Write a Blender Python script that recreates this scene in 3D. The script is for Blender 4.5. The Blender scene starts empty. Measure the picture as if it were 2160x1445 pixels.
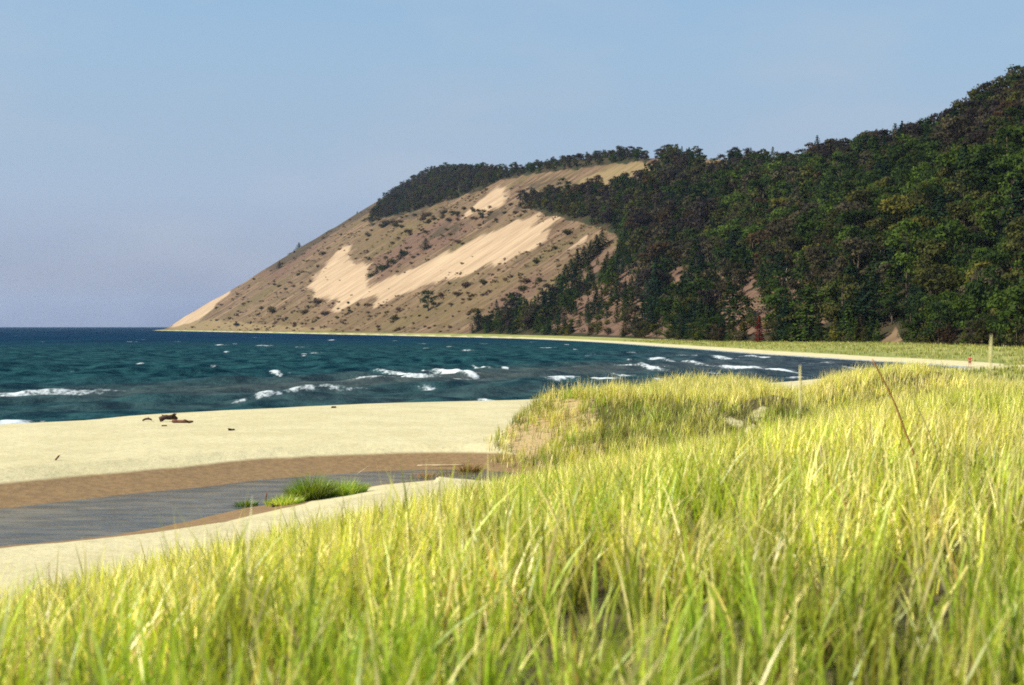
import bpy, bmesh, math, random
import numpy as np

rng = np.random.default_rng(7)
random.seed(7)
R = math.radians
S = bpy.context.scene
COL = S.collection
H_CAM, F, HOR, CX = 6.0, 3000.0, 688.0, 1080.0      # eye height, focal length and horizon of the photograph (px)

# ------------------------------------------------------------------ helpers
def pt(px, Y, z=0.0):
    """point seen at picture column px at distance Y"""
    return ((px - CX) / F * Y, Y, z)

def on_level(px, py, z=0.0):
    Y = (H_CAM - z) * F / (py - HOR)
    return ((px - CX) / F * Y, Y)

def smooth(a, b, x):
    t = np.clip((x - a) / (b - a), 0, 1)
    return t * t * (3 - 2 * t)

def _hash(ix, iy, seed):
    n = (ix.astype(np.int64) * 374761393 + iy.astype(np.int64) * 668265263 + seed * 974711) & 0x7fffffff
    n = ((n ^ (n >> 13)) * 1274126177) & 0x7fffffff
    return ((n ^ (n >> 16)) & 0xffff) / 65535.0

def vnoise(x, y, seed=0):
    ix, iy = np.floor(x), np.floor(y)
    fx, fy = x - ix, y - iy
    fx, fy = fx * fx * (3 - 2 * fx), fy * fy * (3 - 2 * fy)
    a, b = _hash(ix, iy, seed), _hash(ix + 1, iy, seed)
    c, d = _hash(ix, iy + 1, seed), _hash(ix + 1, iy + 1, seed)
    return (a + (b - a) * fx) * (1 - fy) + (c + (d - c) * fx) * fy

def fbm(x, y, seed=0, octv=4):
    x, y = np.asarray(x, float), np.asarray(y, float)
    s, amp, tot = 0, 1.0, 0
    for k in range(octv):
        s = s + amp * (vnoise(x * 2 ** k + 17 * k, y * 2 ** k - 9 * k, seed + k) - .5)
        tot += amp; amp *= .5
    return s / tot * 2            # about -1 .. 1

def catmull(pts, n):
    P = np.array(pts, float)
    out = []
    for i in range(len(P) - 1):
        p0 = P[max(i - 1, 0)]; p1 = P[i]; p2 = P[i + 1]; p3 = P[min(i + 2, len(P) - 1)]
        for t in np.linspace(0, 1, n, endpoint=False):
            out.append(.5 * ((2 * p1) + (-p0 + p2) * t + (2 * p0 - 5 * p1 + 4 * p2 - p3) * t * t + (-p0 + 3 * p1 - 3 * p2 + p3) * t ** 3))
    out.append(P[-1])
    return np.array(out)

def seg_dist(X, Y, line, want_s=False):
    """distance to a polyline (and arc length of the nearest point)"""
    X = np.asarray(X, float).ravel(); Y = np.asarray(Y, float).ravel()
    best = np.full(X.shape, 1e18); bs = np.zeros_like(X)
    acc = 0.0
    for (ax, ay), (bx, by) in zip(line[:-1], line[1:]):
        dx, dy = bx - ax, by - ay
        L2 = dx * dx + dy * dy
        if L2 < 1e-12: continue
        t = np.clip(((X - ax) * dx + (Y - ay) * dy) / L2, 0, 1)
        d = (X - ax - t * dx) ** 2 + (Y - ay - t * dy) ** 2
        m = d < best
        best[m] = d[m]
        if want_s: bs[m] = acc + t[m] * math.sqrt(L2)
        acc += math.sqrt(L2)
    d = np.sqrt(best)
    return (d, bs) if want_s else d

def inside(X, Y, poly):
    X = np.asarray(X, float).ravel(); Y = np.asarray(Y, float).ravel()
    c = np.zeros(X.shape, bool)
    P = np.asarray(poly, float)
    for (ax, ay), (bx, by) in zip(P, np.roll(P, -1, 0)):
        if ay == by: continue
        m = ((ay > Y) != (by > Y)) & (X < (bx - ax) * (Y - ay) / (by - ay) + ax)
        c ^= m
    return c

def mesh_np(name, V, Q, mat, parent=None, attrs=None, smooth_=True, tri=False):
    """V (n,3), Q (m,4 or 3) -> one mesh object"""
    V = np.asarray(V, np.float32); Q = np.asarray(Q, np.int32)
    me = bpy.data.meshes.new(name)
    k = Q.shape[1]
    me.vertices.add(len(V)); me.vertices.foreach_set('co', V.ravel())
    me.loops.add(Q.size); me.loops.foreach_set('vertex_index', Q.ravel())
    me.polygons.add(len(Q))
    me.polygons.foreach_set('loop_start', np.arange(0, Q.size, k, dtype=np.int32))
    me.polygons.foreach_set('loop_total', np.full(len(Q), k, np.int32))
    me.polygons.foreach_set('use_smooth', np.full(len(Q), bool(smooth_)))
    me.update(calc_edges=True)
    for nm, arr in (attrs or {}).items():
        arr = np.asarray(arr, np.float32)
        if arr.ndim == 1:
            a = me.attributes.new(nm, 'FLOAT', 'POINT'); a.data.foreach_set('value', arr)
        else:
            a = me.attributes.new(nm, 'FLOAT_VECTOR', 'POINT'); a.data.foreach_set('vector', arr.ravel())
    if mat: me.materials.append(mat)
    return link(name, me, parent)

def link(name, me, parent=None):
    o = bpy.data.objects.new(name, me); COL.objects.link(o)
    if parent: o.parent = parent
    return o

def tag(o, label=None, cat=None, group=None, kind=None):
    for k, v in (('label', label), ('category', cat), ('group', group), ('kind', kind)):
        if v: o[k] = v
    return o

def grid_quads(nr, nc):
    i = np.arange(nr - 1)[:, None] * nc + np.arange(nc - 1)[None, :]
    i = i.ravel()
    return np.stack([i, i + 1, i + nc + 1, i + nc], 1)

# ------------------------------------------------------------------ materials
class NT:
    def __init__(self, name):
        self.m = bpy.data.materials.new(name); self.m.use_nodes = True
        self.t = self.m.node_tree; self.t.nodes.clear()
        self.out = self.n('ShaderNodeOutputMaterial')
    def n(self, typ, **kw):
        nd = self.t.nodes.new(typ)
        for k, v in kw.items():
            if k.startswith('i_'): nd.inputs[k[2:].replace('_', ' ')].default_value = v
            else: setattr(nd, k, v)
        return nd
    def l(self, a, b): self.t.links.new(a, b)
    def attr(self, name): return self.n('ShaderNodeAttribute', attribute_name=name)
    def noise(self, vec, scale, detail=4, rough=.55):
        nd = self.n('ShaderNodeTexNoise'); nd.inputs['Scale'].default_value = scale
        nd.inputs['Detail'].default_value = detail; nd.inputs['Roughness'].default_value = rough
        if vec is not None: self.l(vec, nd.inputs['Vector'])
        return nd.outputs['Fac']
    def rng(self, v, a, b, c=0., d=1.):
        nd = self.n('ShaderNodeMapRange'); nd.interpolation_type = 'SMOOTHSTEP'
        self.l(v, nd.inputs[0])
        for i, q in enumerate((a, b, c, d)): nd.inputs[i + 1].default_value = q
        return nd.outputs[0]
    def math(self, op, a, b=None):
        nd = self.n('ShaderNodeMath', operation=op)
        for i, q in enumerate((a, b)):
            if q is None: continue
            if isinstance(q, (int, float)): nd.inputs[i].default_value = q
            else: self.l(q, nd.inputs[i])
        return nd.outputs[0]
    def mix(self, f, a, b, mode='MIX'):
        nd = self.n('ShaderNodeMix', data_type='RGBA', blend_type=mode)
        for i, q in ((0, f), (6, a), (7, b)):
            if isinstance(q, (int, float)): nd.inputs[i].default_value = q
            elif isinstance(q, tuple): nd.inputs[i].default_value = (*q, 1)
            else: self.l(q, nd.inputs[i])
        return nd.outputs[2]
    def mapping(self, vec, sc):
        nd = self.n('ShaderNodeMapping'); nd.inputs['Scale'].default_value = sc
        self.l(vec, nd.inputs['Vector']); return nd.outputs[0]
    def bump(self, h, strength, dist):
        nd = self.n('ShaderNodeBump'); nd.inputs['Strength'].default_value = strength
        nd.inputs['Distance'].default_value = dist; self.l(h, nd.inputs['Height']); return nd.outputs[0]
    def principled(self, col, rough=.8, spec=.3, normal=None):
        p = self.n('ShaderNodeBsdfPrincipled')
        if isinstance(col, tuple): p.inputs['Base Color'].default_value = (*col, 1)
        else: self.l(col, p.inputs['Base Color'])
        p.inputs['Roughness'].default_value = rough
        p.inputs['Specular IOR Level'].default_value = spec
        if normal is not None: self.l(normal, p.inputs['Normal'])
        return p.outputs[0]
    def done(self, sh): self.l(sh, self.out.inputs[0]); return self.m

def mat_plain(name, c1, c2, scale=6., rough=.85, bump=.3, bd=.02):
    t = NT(name); co = t.n('ShaderNodeTexCoord').outputs['Object']
    nz = t.noise(co, scale, 5, .6)
    return t.done(t.principled(t.mix(t.rng(nz, .35, .65), c1, c2), rough, .2, t.bump(nz, bump, bd)))

def mat_leaf(name, per_object=True, transl=.3):
    """leaf colour comes from the tree's own tone, each leaf clump a little lighter or darker"""
    t = NT(name)
    if per_object: base = t.n('ShaderNodeObjectInfo').outputs['Color']
    else: base = t.attr('tone').outputs['Vector']
    j = t.attr('leaf').outputs['Fac']
    col = t.mix(j, t.mix(1.0, base, (.62, .66, .7), 'MULTIPLY'), t.mix(1.0, base, (1.48, 1.4, 1.2), 'MULTIPLY'))
    d = t.n('ShaderNodeBsdfDiffuse'); t.l(col, d.inputs[0])
    tr = t.n('ShaderNodeBsdfTranslucent'); t.l(col, tr.inputs[0])
    mx = t.n('ShaderNodeMixShader'); mx.inputs[0].default_value = transl
    t.l(d.outputs[0], mx.inputs[1]); t.l(tr.outputs[0], mx.inputs[2])
    return t.done(mx.outputs[0])

def mat_grass(name, transl=.5):
    t = NT(name)
    col = t.attr('tone').outputs['Vector']
    d = t.n('ShaderNodeBsdfDiffuse'); t.l(col, d.inputs[0])
    tr = t.n('ShaderNodeBsdfTranslucent'); t.l(t.mix(1., col, (1.05, 1., .6), 'MULTIPLY'), tr.inputs[0])
    g = t.n('ShaderNodeBsdfGlossy'); g.inputs['Roughness'].default_value = .45
    mx = t.n('ShaderNodeMixShader'); mx.inputs[0].default_value = transl
    t.l(d.outputs[0], mx.inputs[1]); t.l(tr.outputs[0], mx.inputs[2])
    m2 = t.n('ShaderNodeMixShader'); m2.inputs[0].default_value = .04
    t.l(mx.outputs[0], m2.inputs[1]); t.l(g.outputs[0], m2.inputs[2])
    return t.done(m2.outputs[0])

def mat_ground():
    t = NT('sand_and_turf')
    co = t.n('ShaderNodeTexCoord').outputs['Object']
    big = t.noise(co, .35, 5); mid = t.noise(co, 3.5, 5, .65); fine = t.noise(co, 30., 3)
    dry = t.mix(t.rng(big, .3, .7), (.425, .375, .205), (.485, .43, .25))
    dry = t.mix(t.rng(mid, .52, .75), dry, (.39, .32, .175))
    wetc = t.mix(t.rng(mid, .3, .7), (.165, .104, .050), (.225, .146, .068))
    w = t.attr('wet').outputs['Fac']
    wj = t.math('ADD', w, t.math('MULTIPLY', t.math('SUBTRACT', big, .5), .5))
    c = t.mix(t.rng(wj, .25, .62), dry, wetc)
    v = t.attr('veg').outputs['Fac']
    vegc = t.mix(t.rng(mid, .3, .7), (.055, .045, .020), (.085, .075, .026))
    c = t.mix(t.rng(t.math('ADD', v, t.math('MULTIPLY', t.math('SUBTRACT', mid, .5), .5)), .3, .7), c, vegc)
    sc = t.attr('scarp').outputs['Fac']
    c = t.mix(t.rng(t.math('ADD', sc, t.math('MULTIPLY', t.math('SUBTRACT', mid, .5), .9)), .35, .65), c, t.mix(t.rng(fine, .35, .65), (.46, .345, .17), (.28, .19, .088)))
    f = t.attr('meadow').outputs['Fac']
    stretch = t.noise(t.mapping(co, (.05, .016, .05)), 1., 6, .7)
    farc = t.mix(t.rng(stretch, .35, .65), (.29, .285, .08), (.18, .20, .05))
    c = t.mix(t.rng(t.math('ADD', f, t.math('MULTIPLY', t.math('SUBTRACT', stretch, .5), .4)), .35, .65), c, farc)
    speck = t.rng(t.noise(t.mapping(co, (4.5, 2.2, 4.)), 1., 3, .8), .70, .74)
    c = t.mix(t.math('MULTIPLY', speck, t.rng(big, .42, .6)), c, (.20, .15, .085))
    c = t.mix(t.rng(t.noise(t.mapping(co, (.5, 1.3, 1)), 1., 5, .7), .56, .72, 0, .55), c, t.mix(1., c, (.80, .77, .72), 'MULTIPLY'))
    foot = t.noise(co, 1.7, 3, .5)
    h = t.math('ADD', t.math('ADD', t.math('MULTIPLY', mid, .7), t.math('MULTIPLY', fine, .25)), t.math('MULTIPLY', foot, 1.6))
    return t.done(t.principled(c, .9, .12, t.bump(h, .55, .08)))

def mat_hill():
    t = NT('hill_cover')
    fl = t.attr('flow').outputs['Vector']             # metres along the foot, metres up the fall line
    streak = t.noise(t.mapping(fl, (.085, .012, 1)), 1., 6, .68)
    streak2 = t.noise(t.mapping(fl, (.3, .03, 1)), 1., 5, .7)
    spot = t.noise(t.mapping(fl, (.05, .045, 1)), 1., 6, .62)
    sandc = t.mix(t.rng(streak, .40, .66), t.mix(t.rng(streak2, .35, .62), (.385, .288, .185), (.325, .238, .148)), (.255, .180, .113))
    brown = t.mix(t.rng(streak, .36, .62), (.178, .120, .072), (.072, .046, .029))
    olive = t.mix(t.rng(streak2, .35, .65), (.125, .097, .046), (.068, .052, .024))
    big = t.noise(t.mapping(fl, (.011, .009, 1)), 1., 4, .6)
    c = t.mix(t.rng(t.math('ADD', big, t.math('MULTIPLY', spot, .6)), .74, .98), brown, olive)
    c = t.mix(t.math('MULTIPLY', t.rng(streak2, .52, .68), .6), c, (.245, .168, .10))
    c = t.mix(t.math('MULTIPLY', t.rng(t.noise(t.mapping(fl, (.16, .13, 1)), 1., 4, .7), .535, .64), .75), c, (.050, .037, .019))
    tn = t.n('ShaderNodeSeparateXYZ'); t.l(t.attr('tint').outputs['Vector'], tn.inputs[0])
    fj = t.math('MULTIPLY', t.math('SUBTRACT', t.noise(t.mapping(fl, (.12, .05, 1)), 1., 6, .75), .5), 2.6)
    c = t.mix(t.math('MULTIPLY', t.rng(t.math('ADD', tn.outputs[0], fj), .25, .8), .5), c, t.mix(t.rng(streak2, .35, .65), (.138, .098, .046), (.072, .050, .024)))
    c = t.mix(t.math('MULTIPLY', t.rng(t.math('ADD', tn.outputs[1], fj), .25, .8), .8), c, t.mix(t.rng(streak2, .35, .65), (.140, .086, .058), (.070, .040, .030)))
    c = t.mix(t.math('MULTIPLY', t.rng(t.math('ADD', tn.outputs[2], fj), .3, .8), .9), c, t.mix(t.rng(streak2, .35, .65), (.062, .047, .028), (.036, .030, .018)))
    sm = t.math('ADD', t.attr('sand').outputs['Fac'], t.math('MULTIPLY', t.math('SUBTRACT', t.math('ADD', t.math('MULTIPLY', streak, .6), t.math('MULTIPLY', streak2, .4)), .5), 2.1))
    c = t.mix(t.rng(sm, .36, .60), c, sandc)
    go = t.math('ADD', t.attr('gold').outputs['Fac'], t.math('MULTIPLY', t.math('SUBTRACT', spot, .5), 1.2))
    c = t.mix(t.rng(go, .3, .75), c, t.mix(t.rng(streak2, .3, .7), (.205, .152, .078), (.125, .092, .044)))
    wo = t.math('ADD', t.attr('wood').outputs['Fac'], t.math('MULTIPLY', t.math('SUBTRACT', spot, .5), .8))
    c = t.mix(t.rng(wo, .4, .65), c, t.mix(t.rng(spot, .4, .6), (.042, .032, .018), (.026, .028, .014)))
    return t.done(t.principled(c, .95, .05, t.bump(streak2, .6, 1.2)))

def mat_lake():
    t = NT('lake_water')
    co = t.n('ShaderNodeTexCoord').outputs['Object']
    n1 = t.noise(t.mapping(co, (.30, .22, .3)), 1., 6, .62)
    n2 = t.noise(t.mapping(co, (.028, .018, .03)), 1., 5, .6)
    deep = t.mix(t.rng(n2, .35, .65), (.0006, .010, .033), (.0025, .025, .050))
    teal = t.mix(t.rng(n1, .35, .65), (.0008, .013, .021), (.015, .058, .062))  # pale crest highlights painted into the teal by the wave noise
    bar = t.mix(t.rng(n1, .3, .7), (.028, .042, .044), (.068, .078, .070))
    sh = t.attr('shoal').outputs['Vector']
    sp = t.n('ShaderNodeSeparateXYZ'); t.l(sh, sp.inputs[0])
    c = t.mix(sp.outputs[0], deep, teal)
    c = t.mix(sp.outputs[1], c, bar)
    c = t.mix(sp.outputs[2], c, t.mix(t.rng(n1, .35, .65), (.016, .026, .036), (.046, .060, .068)))
    nrm = t.bump(n1, .8, .9)
    d = t.n('ShaderNodeBsdfDiffuse'); t.l(c, d.inputs[0]); t.l(nrm, d.inputs['Normal'])
    g = t.n('ShaderNodeBsdfGlossy'); g.inputs['Roughness'].default_value = .22; t.l(nrm, g.inputs['Normal'])
    g.inputs[0].default_value = (.72, .9, 1, 1)
    fr = t.n('ShaderNodeFresnel'); fr.inputs[0].default_value = 1.33; t.l(nrm, fr.inputs['Normal'])
    fac = t.math('MINIMUM', t.math('MULTIPLY', fr.outputs[0], .10), .022)
    mx = t.n('ShaderNodeMixShader'); t.l(fac, mx.inputs[0]); t.l(d.outputs[0], mx.inputs[1]); t.l(g.outputs[0], mx.inputs[2])
    fn = t.noise(t.mapping(co, (2.2, .9, 3.2)), 1., 6, .72)
    ff = t.rng(t.math('ADD', t.attr('foam').outputs['Fac'], t.math('MULTIPLY', t.math('SUBTRACT', fn, .5), 1.9)), .30, .90)
    wf = t.n('ShaderNodeBsdfDiffuse'); wf.inputs[0].default_value = (.50, .54, .54, 1)
    m2 = t.n('ShaderNodeMixShader'); t.l(ff, m2.inputs[0]); t.l(mx.outputs[0], m2.inputs[1]); t.l(wf.outputs[0], m2.inputs[2])
    return t.done(m2.outputs[0])

def mat_creek():
    t = NT('creek_water')
    co = t.n('ShaderNodeTexCoord').outputs['Object']
    n1 = t.noise(t.mapping(co, (.55, 1.5, 1)), 1., 5, .6)
    n2 = t.noise(t.mapping(co, (.25, .45, 1)), 1., 4, .6)
    c = t.mix(t.rng(n2, .35, .65), (.062, .054, .030), (.120, .100, .056))
    return t.done(t.principled(t.mix(t.rng(n1, .40, .60), t.mix(1., c, (.34, .36, .32), 'MULTIPLY'), c), .12, .09, t.bump(n1, .8, .10)))  # dark side of the ripples painted into the colour, following the bump noise

# ------------------------------------------------------------------ plan of the bay
SHORE_NEAR = [(-400, -260), (-150, -30), (-90, 28), (-60, 55), (-29.9, 83), (-26.3, 89.5), (-12.9, 103), (.7, 111),
              (18.9, 135), (40.3, 168), (49.2, 180), (58.6, 191), (65.5, 201)]
SHORE_FAR = [(68., 213), (66, 238), (62, 258), (59, 285), (54.6, 315), (51, 365), (45, 425), (37, 510), (24, 600),
             (4.6, 690), (-20.5, 770), (-51, 850), (-88.7, 950), (-135.5, 1070), (-195, 1220), (-274.5, 1420),
             (-390, 1720), (-503, 2000), (-518, 2090), (-540, 2400), (-500, 3000), (-100, 4000), (1500, 5000), (4000, 9000)]
SHORE = catmull(SHORE_NEAR + SHORE_FAR, 6)
WATER = np.vstack([SHORE, [(-12000, 9500), (-12000, -3000), (-3000, -3000)]])
CREEK = catmull([(-95, 42), (-60, 38), (-40, 35.6), (-22, 37.6), (-15, 40.8), (-11.0, 46.4), (-8.1, 50.7), (-5.3, 54), (-2.4, 55.2), (.6, 53.4), (4, 50.5), (9, 49.5)], 6)
CREEK_W = np.interp(np.linspace(0, 11, len(CREEK)), range(12), [3, 3, 3.7, 3.95, 3.85, 2.85, 2.2, 1.8, 1.5, 1.2, 1., .8])
CREEK_Z = .25

def base_level(X, Y):
    X = np.asarray(X, float).ravel(); Y = np.asarray(Y, float).ravel()
    s = seg_dist(X, Y, SHORE)
    s = np.where(inside(X, Y, WATER), -s, s)
    land = .95 * (1 - np.exp(-np.maximum(s, 0) / 5.)) + .65 * smooth(10, 45, s) * smooth(190, 260, Y)
    z = np.where(s > 0, land, np.maximum(s * .05, -3.))
    z += np.where(s > 3, .05 * fbm(X / 6, Y / 6, 3), 0)
    return z, s

def creek_edge(X, Y):
    """distance outside the creek's edge (negative in the water)"""
    d, s = seg_dist(X, Y, CREEK, True)
    seg = np.concatenate([[0], np.cumsum(np.hypot(*np.diff(CREEK, axis=0).T))])
    w = np.interp(s, seg, CREEK_W)
    return d - w - .35 * fbm(np.asarray(X).ravel() / 2.2, np.asarray(Y).ravel() / 2.2, 5, 3), w

def hummock(X, Y, cx, cy, rx, ry, h, edge=.45):
    q = np.hypot((X - cx) / rx, (Y - cy) / ry)
    return h * (1 - smooth(1 - edge, 1., q))

def dune(X, Y):
    plane = 5.27 - .1 * Y + .208 * X
    cap = 4.36 - .060 * np.maximum(Y - 30, 0) - .012 * np.maximum(-Y, 0)
    k = .35
    a, b = plane, cap
    hh = np.clip(.5 + .5 * (b - a) / k, 0, 1)
    z = b * (1 - hh) + a * hh - k * hh * (1 - hh)
    z = z + .16 * fbm(X / 5., Y / 7., 11) * smooth(5, 12, Y)
    hz = hummock(X, Y, 6.3, 62.5, 7.5, 11.5, 1.55, .34) + hummock(X, Y, 17, 70, 7.5, 11, 1.35, .7) \
        + hummock(X, Y, 11, 79, 7, 7, 1.6, .7) + hummock(X, Y, 26, 74, 7, 9, .55, .8) + hummock(X, Y, 24, 64, 9, 8, .5, .8)
    hz = hz * (1 + .35 * fbm(X / 4.5, Y / 4.5, 23))
    return z, hz

def ground_fields(X, Y):
    X = np.asarray(X, float).ravel(); Y = np.asarray(Y, float).ravel()
    z0, s = base_level(X, Y)
    zd, hz = dune(X, Y)
    zd = np.where(s > 8, zd, -9)
    k = .25
    hh = np.clip(.5 + .5 * (zd - z0) / k, 0, 1)
    z = z0 * (1 - hh) + zd * hh + k * hh * (1 - hh)
    z = z + np.where(s > 4, hz, 0)
    e, w = creek_edge(X, Y)
    bank = CREEK_Z - .02 + np.where(e > 0, e * .085 + .012 * e * e, e * .16)
    z = np.where((s > 0), np.minimum(z, np.maximum(bank, -.1)), z)
    rise = np.maximum(zd - z0, 0) + hz
    far_side = s > 0
    wet = (1 - smooth(2.3, 4.3, e)) * (Y > 30)
    wet = np.maximum(wet, (1 - smooth(.8, 2.8, s)) * (s > -1) * .8 * (Y < 190))
    near_bank = (Y < np.interp(X, CREEK[:, 0], CREEK[:, 1]))
    bar = smooth(-11.6, -9.8, X) * (1 - smooth(-7.2, -5.6, X))
    wet = np.where(near_bank & (s > 2), (1 - smooth(.7 + 1.3 * bar, 1.2 + 1.7 * bar, e)) * (Y > 30), wet)
    veg = smooth(.1, .5, np.maximum(zd - z0, 0)) + smooth(.3, .8, hz)
    veg = np.clip(veg, 0, 1) * bare(X, Y)
    meadow = smooth(2.5, 5, s) * smooth(175, 215, Y)
    meadow = np.maximum(meadow, smooth(9, 14, s) * smooth(95, 125, Y) * .8 * smooth(24, 34, X - (Y - 110) * .33))
    meadow *= smooth(2, 4, s)
    return z, s, e, wet, veg, meadow

def bare(X, Y):
    """1 where grass may grow, 0 on the blow-out, the sandy notch and paths"""
    X = np.asarray(X, float); Y = np.asarray(Y, float)
    n = fbm(X / 1.3, Y / 1.3, 31, 3)
    n = fbm(X / .7, Y / .9, 31, 4) + .6 * fbm(X / .2, Y / .25, 33, 2)
    b1 = .16 + .84 * smooth(.6, 1.05, np.hypot((X - .7 - (Y - 60) * .12) / .95, (Y - 60.8) / 2.4) + .5 * n)
    t = seg_dist(X, Y, np.array([(9.3, 54.2), (9.55, 57.), (9.8, 58.6), (10.8, 61)])).reshape(X.shape)
    b2 = .3 + .7 * smooth(.05, .42, t + .45 * n)
    t = seg_dist(X, Y, np.array([(9.7, 58.4), (8.9, 61)])).reshape(X.shape)
    t4 = np.hypot(X - 6.3, (Y - 56) / 2)
    b3 = .35 + .65 * smooth(.05, .34, t + .45 * n) * smooth(.25, .6, t4 + .25 * n)
    return b1 * b2 * b3

def ground_z(X, Y): return ground_fields(X, Y)[0]

# ------------------------------------------------------------------ the wooded hill and the bluff
FOOT = catmull([(900, -150), (600, 40), (400, 110), (260, 165), (180, 205), (140, 240), (113, 272), (104, 296), (103, 335), (98, 365), (83, 400), (64, 450), (55.5, 520),
                (44.7, 605), (27.6, 690), (5, 772), (-20, 850), (-53, 925), (-92, 1020), (-141, 1135), (-202, 1285), (-282, 1480),
                (-398, 1775), (-498, 2030), (-505, 2120), (-520, 2420), (-470, 3000), (-100, 3900), (900, 4300)], 5)
FOOT_POLY = np.vstack([FOOT, [(3500, 4300), (3500, -150)]])
SIL = np.array([(280, 700), (318, 694), (345, 688), (360, 682), (400, 662), (450, 632), (500, 600), (550, 566), (600, 529), (650, 498), (700, 467),
                (750, 437), (800, 408), (826, 392), (840, 372), (880, 347), (930, 344), (1000, 342), (1080, 347), (1150, 335), (1200, 322), (1260, 317),
                (1310, 312), (1350, 318), (1420, 315), (1480, 318), (1560, 319), (1610, 321), (1660, 326), (1690, 312), (1740, 290), (1800, 276),
                (1850, 272), (1900, 262), (1950, 248), (2000, 232), (2040, 205), (2080, 180), (2120, 150), (2160, 135), (2300, 95), (2600, 70), (3400, 120), (4600, 300)], float)
TREE_PX = np.interp(SIL[:, 0], [0, 826, 842, 900, 1000, 1200, 1650, 1720, 2160, 4600], [0, 0, 7, 10, 13, 16, 20, 40, 55, 66])

def hill_raw(X, Y):
    sh = np.shape(X)
    d, s = seg_dist(X, Y, FOOT, True)
    d = np.where(inside(X, Y, FOOT_POLY), d, -d)
    dp = np.maximum(d, 0)
    g = fbm(s / 46., dp / 260., 41, 4) * np.minimum(dp / 50, 1) * 5.5 + fbm(s / 13., dp / 120., 47, 3) * np.minimum(dp / 40, 1) * 1.6
    h = 1.25 + np.where(d > 0, .625 * dp * dp / (dp + 6) + g, d * .5)
    return h.reshape(sh), d.reshape(sh), s.reshape(sh)

_A = np.linspace(-.30, 1.2, 1600)
_YY = np.concatenate([np.linspace(180, 1000, 160), np.linspace(1010, 3300, 200)])
_gx = _A[:, None] * _YY[None, :]; _gy = np.broadcast_to(_YY[None, :], _gx.shape)
_h, _d, _s = hill_raw(_gx, _gy)
ET = (HOR - np.interp(_A * F + CX, SIL[:, 0], SIL[:, 1] + TREE_PX)) / F
_ang = (_h - H_CAM) / _gy
YT = np.empty(len(_A))
for i in range(len(_A)):
    k = np.nonzero(_ang[i] >= ET[i])[0]
    YT[i] = _YY[k[0]] if len(k) else _YY[int(np.argmax(_ang[i]))]
_k = np.ones(31) / 31
YT = np.convolve(np.pad(YT, 15, mode='edge'), _k, 'valid')

def hill(X, Y):
    h, d, s = hill_raw(X, Y)
    Ys = np.maximum(Y, 1.)
    a = X / Ys
    et = np.interp(a, _A, ET); yt = np.interp(a, _A, YT)
    cap = H_CAM + et * np.minimum(Y, yt) - .015 * np.maximum(Y - yt, 0)
    return np.minimum(h, cap), d, s

_H, _, _ = hill(_gx, _gy)
_HA = (_H - H_CAM) / _gy

def hill_point(px, py):
    """where the sight line through a picture point meets the hillside (plan x, y)"""
    a = (px - CX) / F; e = (HOR - py) / F
    i = int(np.clip(np.searchsorted(_A, a), 0, len(_A) - 1))
    k = np.nonzero(_HA[i] >= e)[0]
    if len(k):
        j = k[0]
        if j == 0: Y = _YY[0]
        else:
            t = (e - _HA[i][j - 1]) / max(_HA[i][j] - _HA[i][j - 1], 1e-9); Y = _YY[j - 1] + t * (_YY[j] - _YY[j - 1])
    else: Y = YT[i] + 55
    return a * Y, Y

def plan(poly, n=4):
    P = np.array(poly, float); out = []
    for p, q in zip(P, np.roll(P, -1, 0)):
        for t in np.linspace(0, 1, n, endpoint=False): out.append(hill_point(*(p + (q - p) * t)))
    return np.array(out)

SANDS = [plan(p) for p in (
    [(650, 605), (675, 565), (700, 520), (718, 528), (745, 548), (790, 552), (772, 585), (800, 596), (862, 574), (900, 553), (945, 532), (995, 506), (1055, 478), (1110, 456),
     (1165, 468), (1185, 480), (1150, 508), (1100, 535), (1050, 556), (980, 577), (900, 601), (850, 620), (790, 640), (740, 642), (690, 630)],
    [(990, 448), (1010, 418), (1045, 394), (1074, 390), (1072, 412), (1042, 442), (1024, 456)],
    [(1100, 424), (1112, 408), (1150, 388), (1156, 394), (1122, 418)],
    [(1190, 532), (1200, 520), (1250, 484), (1262, 488), (1225, 518)],
    [(352, 690), (380, 674), (430, 645), (480, 615), (490, 618), (450, 645), (425, 668), (400, 690)],
    [(1855, 725), (1868, 704), (1890, 690), (1896, 698), (1880, 726)],
    [(1225, 384), (1240, 374), (1270, 372), (1262, 383)],
    [(1270, 560), (1310, 520), (1330, 498), (1322, 516), (1290, 552)])]
GOLD = [plan(p) for p in (
    [(1215, 398), (1225, 378), (1285, 354), (1350, 340), (1368, 348), (1372, 384), (1300, 396)], [(1490, 322), (1530, 324), (1535, 345), (1500, 340)],
    [(345, 694), (440, 672), (560, 684), (700, 690), (700, 700), (400, 697)])]
OLIVES = [plan(p) for p in ([(440, 690), (560, 660), (680, 655), (780, 650), (900, 622), (1000, 600), (1080, 575), (1140, 560), (1080, 620), (1000, 660), (930, 690), (700, 698)],
    [(800, 470), (900, 450), (980, 430), (990, 450), (900, 480), (790, 520), (740, 530), (720, 515)], [(1180, 560), (1260, 490), (1290, 470), (1262, 530), (1190, 600)])]
RUSSETS = [plan(p) for p in ([(800, 592), (850, 560), (900, 540), (1000, 480), (990, 462), (900, 490), (800, 540), (760, 550), (790, 556)], [(540, 582), (580, 548), (640, 508), (720, 462), (705, 490), (640, 545), (575, 600)],
    [(1140, 705), (1160, 650), (1230, 590), (1330, 540), (1520, 550), (1760, 590), (1760, 690), (1640, 710), (1400, 715)], [(1000, 660), (1120, 580), (1200, 540), (1180, 580), (1080, 650), (1020, 690)], [(1140, 655), (1230, 560), (1300, 505), (1336, 492), (1310, 560), (1240, 625), (1190, 660)], [(850, 500), (960, 450), (1000, 446), (980, 470), (880, 520)])]
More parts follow.
